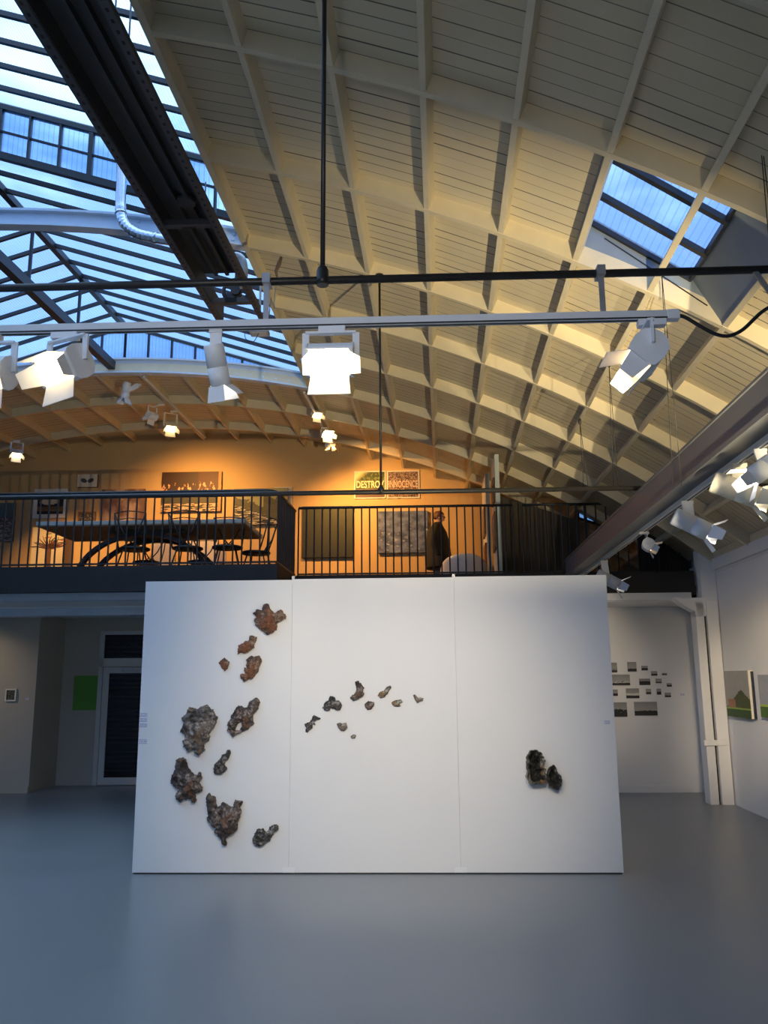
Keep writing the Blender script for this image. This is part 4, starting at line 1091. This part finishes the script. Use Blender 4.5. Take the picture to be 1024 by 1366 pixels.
def a_fire(b, x, z):
    n = gnoise(b, 9, 3, 4, 1.6, 5); n2 = gnoise(b, 6, 16, 4, 1.6, 2)
    fl = b.ma('MULTIPLY', b.gt(n, .55), b.ma('MULTIPLY', b.gt(z, .40), b.lt(z, b.ma('MULTIPLY_ADD', n, 1.0, .12))))
    c = b.mix(b.gt(z, .42), b.mix(n2, (.02,.022,.012), (.05,.05,.028)), b.mix(b.sstep(x, .6, .62), (.035,.012,.007), (.07,.02,.008)))
    c = b.mix(fl, c, b.mix(n2, (.5,.22,.08), (.75,.5,.3)))
    lt_ = b.ma('MULTIPLY', b.lt(z, .2), b.gt(n2, .5)); c = b.mix(lt_, c, (.55,.38,.24))
    edge_ = b.gt(x, .95); return b.mix(edge_, c, (.45,.22,.07))
picture((217.5,631),(295,682.5), GW, art('dark village picture', a_fire), 'large dark red and black painting above the table on the gallery wall', .05, edge=m_frame_b)
def a_slope(b, x, z):
    n = gnoise(b, 8, 8, 5, 1.6, 5); n2 = gnoise(b, 3, 22, 4, 1.5, 2)
    hz = b.ma('ADD', b.ma('MULTIPLY_ADD', x, -.55, .80), b.ma('MULTIPLY', b.ma('SUBTRACT', n, .5), .5))
    bump_ = b.ma('MULTIPLY', b.gt(x, .55), .34)
    gr = b.mix(b.gt(n2, .54), (.014,.014,.011), (.50,.47,.36))
    gr = b.mix(b.gt(z, b.ma('SUBTRACT', hz, .25)), gr, b.mix(n, (.03,.03,.018), (.10,.10,.05)))
    return b.mix(b.lt(z, b.ma('ADD', hz, bump_)), (.26,.27,.13), gr)
picture((313.5,653),(384,700), GW, art('green hillside picture', a_slope), 'green and black hillside picture behind the rounded corner of the left railing', .04, edge=m_frame_b, gap=.03)
def plain(nm, c1, c2): return art(nm, lambda b, x, z: b.mix(b.ma('MULTIPLY', z, gnoise(b, 2, 3, 3, 1.6, 4)), c1, c2))
picture((366,650),(389,676), GW, plain('white blank panel', (.55,.50,.40), (.62,.56,.46)), 'plain pale panel behind the corner of the railing, beside the green hillside picture', .02, edge=m_frame_w)
picture((403.5,676.5),(470,743.5), GW, plain('dark green canvas', (.014,.017,.010), (.045,.055,.018)), 'large plain dark green square canvas behind the middle railing', .05, edge=m_frame_k)
def a_cloud(b, x, z):
    n = gnoise(b, 3, 4, 6, 1.5, 2); n2 = gnoise(b, 7, 9, 6, 1.5, 7)
    c = b.mix(b.sstep(n, .35, .65), (.045,.065,.13), (.15,.19,.34)); return b.mix(b.ma('MULTIPLY', b.sstep(n2, .55, .72), b.lt(z, .75)), c, (.36,.42,.55))
picture((504.5,683),(571,737.5), GW, art('blue cloud canvas', a_cloud), 'blue grey cloudy canvas on the gallery wall beside the person', .05, edge=M('blue grey canvas edge', (.08,.09,.12), .7))
def a_green(b, x, z):
    n = gnoise(b, 6, 5, 4, 1.5, 2); c = b.mix(b.sstep(n, .45, .65), (.035,.055,.012), (.20,.25,.04))
    c = b.mix(b.sstep(b.ma('ADD', x, b.ma('SUBTRACT', 1, z)), .5, .15), c, (.85,.80,.35)); return b.mix(b.lt(z, .34), c, (.12,.07,.06))
def a_swirl(b, x, z):
    n = gnoise(b, 16, 12, 4, 2.2, 2); return b.mix(b.ma('MULTIPLY', b.sstep(n, .48, .55), b.sstep(n, .64, .58)), (.07,.03,.022), (.48,.36,.28))
m_letter = M('cream printed lettering', (.85,.76,.5), .6, var=.03)
m_letter2 = M('pinkish printed lettering', (.70,.52,.40), .6, var=.05)
def poster(pa, pb, mat, word, ml, label, h):
    o = picture(pa, pb, GW, mat, label, .02, m_frame_w, .018, cat='poster', name='framed_poster')
    a = at(*pa, GW); b = at(*pb, GW); w_ = b[0]-a[0]; h_ = a[2]-b[2]
    cu_ = bpy.data.curves.new('lettering', 'FONT'); cu_.body = word; cu_.align_x = 'CENTER'; cu_.align_y = 'CENTER'; cu_.size = 1; cu_.extrude = .004; cu_.offset = .018
    t_ = bpy.data.objects.new('lettering', cu_); col.objects.link(t_); t_.parent = o; cu_.materials.append(ml)
    bpy.context.view_layer.update()
    s_ = (w_-.06)/max(.01, t_.dimensions.x)
    me_ = bpy.data.meshes.new_from_object(t_.evaluated_get(bpy.context.evaluated_depsgraph_get())); dm_ = t_.dimensions.copy()
    bpy.data.objects.remove(t_); t_ = bpy.data.objects.new('lettering', me_); col.objects.link(t_); t_.parent = o
    if not me_.materials: me_.materials.append(ml)
    t_.scale = (s_, h/max(.01, dm_.y), 1); t_.rotation_euler = (PI/2,0,0); t_.location = (0,-.016,h_*.5)
    return o
poster((472.5,629),(514.5,665), art('green leaf poster', a_green), 'DESTROY', m_letter, 'green poster reading DESTROY on the gallery wall', .13)
poster((516,628.5),(559.5,664.5), art('brown swirl poster', a_swirl), 'INNOCENCE', m_letter2, 'brown patterned poster reading INNOCENCE on the gallery wall', .13)
# leaning pieces on the gallery floor
tr_ = picture((45,704),(84,765), 14.3, M('cream tree panel', (.60,.52,.36), .7, var=.05), 'cream panel with a bare brown tree leaning left of the table legs', .03, edge=m_frame_w, name='leaning_artwork')
mtk = M('brown painted trunk', (.12,.05,.03), .7, var=.2, scale=12); mrd = M('red strokes', (.45,.06,.05), .6); mgn = M('green strokes', (.12,.2,.12), .6)
a = at(45,704,14.3); b_ = at(84,765,14.3); tw, thh = b_[0]-a[0], a[2]-b_[2]
bch = MB().prism([(-.2*tw,0),(.3*tw,0),(.16*tw,.10*thh),(.12*tw,.22*thh),(.12*tw,.55*thh),(-.02*tw,.55*thh),(-.04*tw,.2*thh),(-.1*tw,.08*thh)], 1, -.05, -.036)
r3 = random.Random(3)
for k in range(13):
    an = math.radians(15+150*k/12); p0_ = Vector((.05*tw,-.04,.53*thh)); p1_ = p0_+Vector((math.cos(an)*.22,0,math.sin(an)*.16)); p2_ = p1_+Vector((math.cos(an)*.12+r3.uniform(-.05,.05),0,math.sin(an)*.05+r3.uniform(-.02,.05)))
    bch.tube([p0_,p1_,p2_],[.014,.008,.004],5)
bch.build('tree', mtk, tr_)
ms, gs = MB(), MB()
for k in range(11):
    x_ = r3.uniform(-.4,.42)*tw; z_ = r3.uniform(.55,.92)*thh; (ms if k % 3 else gs).bar((x_,-.036,z_),(x_+.1,-.036,z_+.01),.006,.018)
ms.build('stroke', mrd, tr_); gs.build('stroke', mgn, tr_)
picture((204,722),(233,756), 14.35, plain('lilac grey panel', (.30,.27,.28), (.50,.46,.46)), 'pale lilac grey panel leaning at the wall under the middle of the table', .03, edge=m_frame_w, name='leaning_artwork')
picture((254,716),(291,757), 14.38, plain('white leaning panel', (.50,.46,.42), (.66,.62,.58)), 'white panel leaning at the wall under the right half of the table', .03, edge=m_frame_w, name='leaning_artwork')
picture((290,727),(302,752), 14.30, plain('printed sheet', (.34,.29,.28), (.50,.44,.42)), 'narrow printed sheet at the wall below the right end of the table', .01, edge=m_frame_w, name='leaning_artwork')

# ------------------------------------------------------------------ gallery table and chairs
TT = 3.53
fl_ = atz(64, 704, TT); fr2 = atz(326, 694, TT); bl_ = atz(97, 724, TT); br_ = atz(344, 716, TT)
td0, td1 = (fl_[1]+fr2[1])/2, (bl_[1]+br_[1])/2
tx0, tx1 = (fl_[0]+bl_[0])/2, (fr2[0]+br_[0])/2
tbl = empty('long_table', W((tx0+tx1)/2, (td0+td1)/2, MZ), RZ, label='long table with a pale grey edge and curved black legs on the gallery', cat='table')
hl, hd = (tx1-tx0)/2, (td1-td0)/2
m_tabledge = M('blue grey table edge', (.30,.34,.34), .5, var=.05)
m_tabund = M('brown table underside', (.27,.17,.115), .6, var=.15, scale=4)
MB().box(-hl, hl, -hd, hd, TT-MZ, TT-MZ+.05).build('tabletop', m_tabledge, tbl, bevel=.004)
MB().box(-hl+.01, hl-.01, -hd+.012, hd-.01, TT-MZ-.012, TT-MZ).build('underside', m_tabund, tbl)
for y_ in (-hd*.45, hd*.45):
    pts = []
    for k in range(25):
        a = PI*k/24; pts.append((-.05-math.cos(a)*.86*1.02, y_, .03+math.sin(a)*(TT-MZ-.10)))
    mb = MB()
    for p, q in zip(pts, pts[1:]): mb.bar(p, q, .05, .09, (0,1,0))
    mb.build('leg', m_black, tbl)
MB().box(-.5, .5, -hd*.5, hd*.5, TT-MZ-.07, TT-MZ-.012).build('stretcher', m_black, tbl)

def make_chair(loc, rz, label):
    """round seat, rod legs and an open wire back; the sitter faces +y"""
    o = empty('wire_chair', loc, rz, label=label, cat='chair', group='wire chairs round the gallery table')
    MB().lathe([(.17,.435),(.195,.445),(.195,.465),(.17,.475)], 24).build('seat', m_black, o)
    r = .0095
    for sx, sy in ((-1,1),(1,1)):
        MB().tube([(sx*.10,sy*.08,.44),(sx*.19,sy*.19,0)], r, 6).build('leg', m_black, o)
    for sx in (-1,1):
        MB().tube([(sx*.20,-.24,0),(sx*.10,-.13,.44),(sx*.03,-.17,.55)], r, 6).build('leg', m_black, o)
        MB().tube([(-sx*.06,-.13,.44),(sx*.09,-.19,.64),(sx*.20,-.23,.88)], r, 6).build('back_rod', m_black, o)
        MB().tube([(sx*.17,-.10,.45),(sx*.19,-.17,.66),(sx*.20,-.23,.88)], r, 6).build('back_rod', m_black, o)
    MB().tube([(-.20,-.23,.88),(-.10,-.26,.895),(0,-.27,.90),(.10,-.26,.895),(.20,-.23,.88)], r*.8, 6).build('top_rail', m_black, o)
    MB().tube([(-.18,-.21,.80),(0,-.25,.815),(.18,-.21,.80)], r*.6, 6).build('back_wire', m_black, o)
    MB().tube([(.19*math.cos(k*PI/9),.02+.17*math.sin(k*PI/9),.14) for k in range(18)], r*.6, 6, closed=True).build('foot_ring', m_black, o)
    return o
def cx(px, d): return at(px, 740, d)[0]
dn = td0+.17
ch = make_chair(W(cx(179,dn), dn, MZ), RZ, 'wire chair at the near side of the table, left of the near pair')
for px, d, rz, lab in ((250,dn,0,'wire chair at the near side of the table, right of the near pair'),
                       (303,10.43,PI+.15,'wire chair turned to face the railing in front of the right end of the table'),
                       (341,10.93,1.45,'wire chair at the end of the table beside the corner of the railing'),
                       (196,td1+.22,PI,'wire chair on the far side of the table, left of the lilac panel'),
                       (268,td1+.25,PI,'wire chair on the far side of the table, in front of the white leaning panel')):
    dup(ch, W(cx(px,d), d, MZ), RZ+rz, label=lab)

# white moulded tub chair
tc_ = at(618, 742, 12.9); 
tub = empty('tub_chair', W(tc_[0], 12.9, MZ), 0, label='white rounded tub chair seen from behind next to the person', cat='chair')
ht = tc_[2]-MZ
mb = MB(); vs = []; nn_ = 28; rows = 9
for i in range(rows+1):
    u = i/rows
    for k in range(nn_+1):
        a = -PI+PI*(k/nn_); a2_ = a
        shape = max(0, math.sin(-a2_))**.5
        top = .30+(ht-.30)*shape
        z = .18+(top-.18)*u; r = .30+.05*math.sin(u*PI*.6)
        vs.append((r*math.cos(a2_)*1.05, r*math.sin(a2_)*.95, z))
fs = [(i*(nn_+1)+k, i*(nn_+1)+k+1, (i+1)*(nn_+1)+k+1, (i+1)*(nn_+1)+k) for i in range(rows) for k in range(nn_)]
o = mb.add(vs, fs, True).build('shell', M('white moulded plastic', (.80,.76,.70), .35, var=.02), tub)
m_ = o.modifiers.new('t', 'SOLIDIFY'); m_.thickness = .03
MB().lathe([(.27,.20),(.30,.26),(.29,.36),(.2,.38)], 28).build('seat', M('white seat cushion', (.74,.70,.64), .7), tub)
MB().lathe([(.2,0),(.21,.02),(.05,.05),(.05,.2)], 24).build('base', m_lampgrey, tub)

# white display screens standing end-on to the railing
m_screen = M('white display board', (.78,.74,.66), .6, var=.02)
m_scredge = M('pale green board edge', (.62,.66,.54), .6, var=.03)
def screen(x, d0, d1, zt, label, pics):
    o = empty('display_screen', W(x, d0, MZ), 0, label=label, cat='display screen')
    MB().box(-.02, .035, .025, d1-d0, .0, zt-MZ).build('board', m_screen, o)
    MB().box(-.022, .04, 0, .025, .0, zt-MZ).build('edge', m_scredge, o)
    for (da, db, z0, z1, m_) in pics:
        MB().box(-.05, -.021, da, db, z0, z1).build('pinned_frame', m_frame_b, o)
        MB().box(-.053, -.05, da+.03, db-.03, z0+.03, z1-.03).build('pinned_picture', m_, o)
    return o
e0 = at(661, 606, 11.75)
m_pp = plain('pinned print', (.20,.16,.13), (.40,.35,.30))
screen(e0[0], 11.75, 12.55, e0[2], 'tall white display screen seen edge-on behind the railing right of the tub chair', [(.12,.55,1.30,1.66,m_frame_k),(.05,.6,.62,1.15,m_pp)])
e1 = at(648, 633, 13.1)
screen(e1[0], 13.0, 14.1, e1[2], 'second white display screen standing behind the tall one, against the gallery wall', [(.15,.7,1.05,1.5,m_pp),(.1,.6,.45,.9,m_frame_b)])

# ------------------------------------------------------------------ person on the gallery
def make_person():
    hx = at(585, 683, 13.9); H_ = hx[2]-MZ; s = H_/1.66
    o = empty('person', W(hx[0]-.02, 13.9, MZ), math.radians(-8), label='person in a long black coat with short reddish hair standing on the gallery', cat='person')
    skin = M('skin', (.50,.27,.19), .5, var=.04); trou = M('dark grey trousers', (.13,.11,.10), .8); coat = M('black wool coat', (.010,.010,.011), .85); hair = M('reddish brown hair', (.085,.03,.016), .6, var=.3, scale=40); shoe = m_black
    # skeleton, facing +x; z up
    V, R_, E_ = [], [], []
    def node(p, r, par=None):
        V.append(Vector(p)*s); R_.append(r*s if not isinstance(r, tuple) else (r[0]*s, r[1]*s))
        if par is not None: E_.append((par, len(V)-1))
        return len(V)-1
    pel = node((0,0,.86),(.12,.13))
    sp1 = node((0,0,1.02),(.12,.12), pel); sp2_ = node((-.01,0,1.18),(.12,.14), sp1); ch_ = node((-.01,0,1.33),(.09,.12), sp2_)
    nk = node((.005,0,1.43),.055, ch_); n2_ = node((.02,0,1.47),.05, nk); h1 = node((.045,0,1.52),(.065,.06), n2_); h2 = node((.045,0,1.58),(.085,.07), h1); node((.03,0,1.635),(.06,.055), h2)
    nose = node((.13,0,1.535),.014, h1); 
    for sd in (-1, 1):
        hp = node((0,sd*.085,.82),(.085,.085), pel); kn = node((.02,sd*.09,.46),.062, hp); an = node((-.01,sd*.09,.09),.042, kn); ft = node((.06,sd*.095,.035),.035, an); node((.15,sd*.10,.025),.028, ft)
        sh = node((-.01,sd*.165,1.36),.062, ch_); el = node((-.05 if sd < 0 else .02,sd*.22,1.08),.045, sh); wr = node((.03 if sd < 0 else .10,sd*.21,.86),.03, el)
        pm = node((.05 if sd < 0 else .13,sd*.21,.80),(.036,.020), wr)
        bx_, bz_ = V[pm].x/s, V[pm].z/s
        for fi, (dy, ln) in enumerate(((-.027,.072),(-.009,.082),(.009,.078),(.027,.062))):
            a = node((bx_+.01,sd*.21+dy,bz_-.045),.0095, pm); b = node((bx_+.022,sd*.21+dy*1.05,bz_-.045-ln*.5),.0088, a); node((bx_+.018,sd*.21+dy*1.05,bz_-.045-ln*.95),.008, b)
        a = node((bx_+.04,sd*.20,bz_-.005),.011, pm); node((bx_+.058,sd*.195,bz_-.045),.0095, a)
    me = bpy.data.meshes.new('body'); me.from_pydata([tuple(v) for v in V], E_, []); me.update()
    b = bpy.data.objects.new('body', me); col.objects.link(b); b.parent = o
    b.modifiers.new('skin', 'SKIN')
    for i, r in enumerate(R_): me.skin_vertices[0].data[i].radius = r if isinstance(r, tuple) else (r, r)
    me.skin_vertices[0].data[0].use_root = True
    ss = b.modifiers.new('sub', 'SUBSURF'); ss.levels = 2; ss.render_levels = 2
    b.modifiers['skin'].use_smooth_shade = True
    me.materials.append(skin)
    def loft(rings, nm, mat, par=o, n=24):
        vs = []
        for cx_, cy_, cz_, rx, ry in rings:
            vs += [Vector((cx_+rx*math.cos(2*PI*k/n), cy_+ry*math.sin(2*PI*k/n), cz_))*s for k in range(n)]
        fs = [(i*n+k, i*n+(k+1) % n, (i+1)*n+(k+1) % n, (i+1)*n+k) for i in range(len(rings)-1) for k in range(n)]
        fs += [list(range(n))[::-1], [(len(rings)-1)*n+k for k in range(n)]]
        return MB().add(vs, fs, True).build(nm, mat, par)
    loft([(.01,0,.63,.245,.28),(.01,0,.65,.25,.285),(0,0,.80,.235,.265),(0,0,.98,.22,.245),(-.015,0,1.15,.205,.235),(-.02,0,1.29,.175,.22),(-.015,0,1.38,.12,.175),(0,0,1.42,.085,.11),(.005,0,1.47,.07,.075)], 'coat', coat)
    for sd in (-1, 1):
        e0_ = (-.05 if sd < 0 else .02); w0 = (.03 if sd < 0 else .10)
        MB().tube([Vector(p)*s for p in dpath([(-.01,sd*.13,1.37),(-.02,sd*.20,1.28),(e0_,sd*.245,1.08),(w0*.8,sd*.225,.90),(w0,sd*.215,.855)], 5)], [(.085-.035*i/20)*s for i in range(21)], 14).build('sleeve', coat, o)
        MB().tube([Vector(p)*s for p in [(0,sd*.085,.66),(.02,sd*.09,.46),(0,sd*.09,.22),(0,sd*.09,.05)]], [.105*s,.085*s,.075*s,.07*s], 12).build('trouser_leg', trou, o)
        MB().tube([Vector(p)*s for p in [(-.07,sd*.09,.035),(0,sd*.09,.045),(.10,sd*.095,.035),(.17,sd*.1,.025)]], [.03*s,.045*s,.042*s,.026*s], 10).build('shoe', shoe, o)
    hr = MB()
    vs = []; n = 20
    for i in range(11):
        th = PI*.62*i/10
        for k in range(n):
            a = 2*PI*k/n; q = Vector((math.sin(th)*math.cos(a)*.108, math.sin(th)*math.sin(a)*.098, math.cos(th)*.105))
            if q.x > .05 and q.z < .03: q.x = .05+(q.x-.05)*.1
            q *= 1+.09*noise.noise(q*45)
            vs.append((q+Vector((.022,0,1.575)))*s)
    fs = [(i*n+k, i*n+(k+1) % n, (i+1)*n+(k+1) % n, (i+1)*n+k) for i in range(10) for k in range(n)]
    hr.add(vs, fs, True).build('hair', hair, o)
    for sd in (-1, 1):
        MB().lathe([(.001,-.008),(.009,-.004),(.01,.002),(.001,.008)], 10, Vector((.118,sd*.03,1.56))*s).build('eye', m_black, o)
        MB().tube([Vector(p)*s for p in ((.035,sd*.077,1.565),(.04,sd*.082,1.535),(.035,sd*.077,1.51))], [.012*s,.017*s,.008*s], 8).build('ear', skin, o)
    g = MB()
    for sd in (-1, 1): g.tube([(Vector((.128, sd*.033, 1.558))+Vector((0, .021*math.cos(k*PI/8), .017*math.sin(k*PI/8))))*s for k in range(16)], .0025*s, 5, closed=True).tube([Vector(p)*s for p in ((.127,sd*.054,1.562),(.04,sd*.084,1.565))], .0025*s, 5)
    g.build('spectacles', m_black, o)
    MB().tube([Vector(p)*s for p in ((.122,-.022,1.497),(.127,0,1.499),(.122,.022,1.497))], .006*s, 6).build('mouth', M('lips', (.35,.12,.1), .5), o)
    return o
person = make_person()

# ------------------------------------------------------------------ thin suspension wires hanging from the roof on the right
def wires(pa, pb, label, d, spread=.012, knot=True):
    a = at(*pa, d); b = at(*pb, d)
    o = empty('suspension_wire', W(*a), 0, label=label, cat='wire', group='hanging wires on the right')
    A = W(*a); 
    for k, sg in enumerate((-1, 1)):
        B = W(b[0]+sg*spread, d, b[2])
        MB().tube([Vector((0,0,0)), B-A], .0028, 5).build('strand', m_iron, o)
    if knot: MB().lathe([(.003,-.03),(.014,-.02),(.014,.015),(.004,.03)], 8).build('hook', m_iron, o)
wires((882,362), (903,648), 'pair of thin wires dropping from the small skylight past the side-on lamp', 5.7, .03)
wires((812,486), (821,648), 'pair of thin wires hanging from the roof left of the side-on lamp', 7.19, .02)
wires((773,562), (781,650), 'pair of thin wires hanging low from the roof nearer the display screens', 7.19+.02, .02)
wires((1008,118), (1030,340), 'pair of knotted thin wires at the upper right edge of the picture', 4.2, .012)
# wire and hook with a lead hanging by the lantern edge
hk = at(372,345,6.6); 
ho = empty('hanging_hook', W(*hk), 0, label='small rusty hook and thin lead hanging from the roof edge by the lantern', cat='hook')
m_rust = M('rusty iron', (.16,.09,.05), .7, var=.2)
L_ = W(*hk)
MB().tube([W(*at(x_,y_,6.6))-L_ for x_, y_ in ((375,343),(372,352),(368,362),(370,372))], [.012,.02,.014,.006], 8).build('hook', m_rust, ho)
MB().tube([W(*at(x_,y_,6.6))-L_ for x_, y_ in ((370,372),(366,392),(366,412),(361,398),(359,420))], .005, 5).build('lead', m_galv, ho)

# ------------------------------------------------------------------ view
vs_ = sc.view_settings
vs_.view_transform = 'Standard'; vs_.look = 'None'; vs_.gamma = 1; vs_.use_curve_mapping = False; vs_.exposure = 0
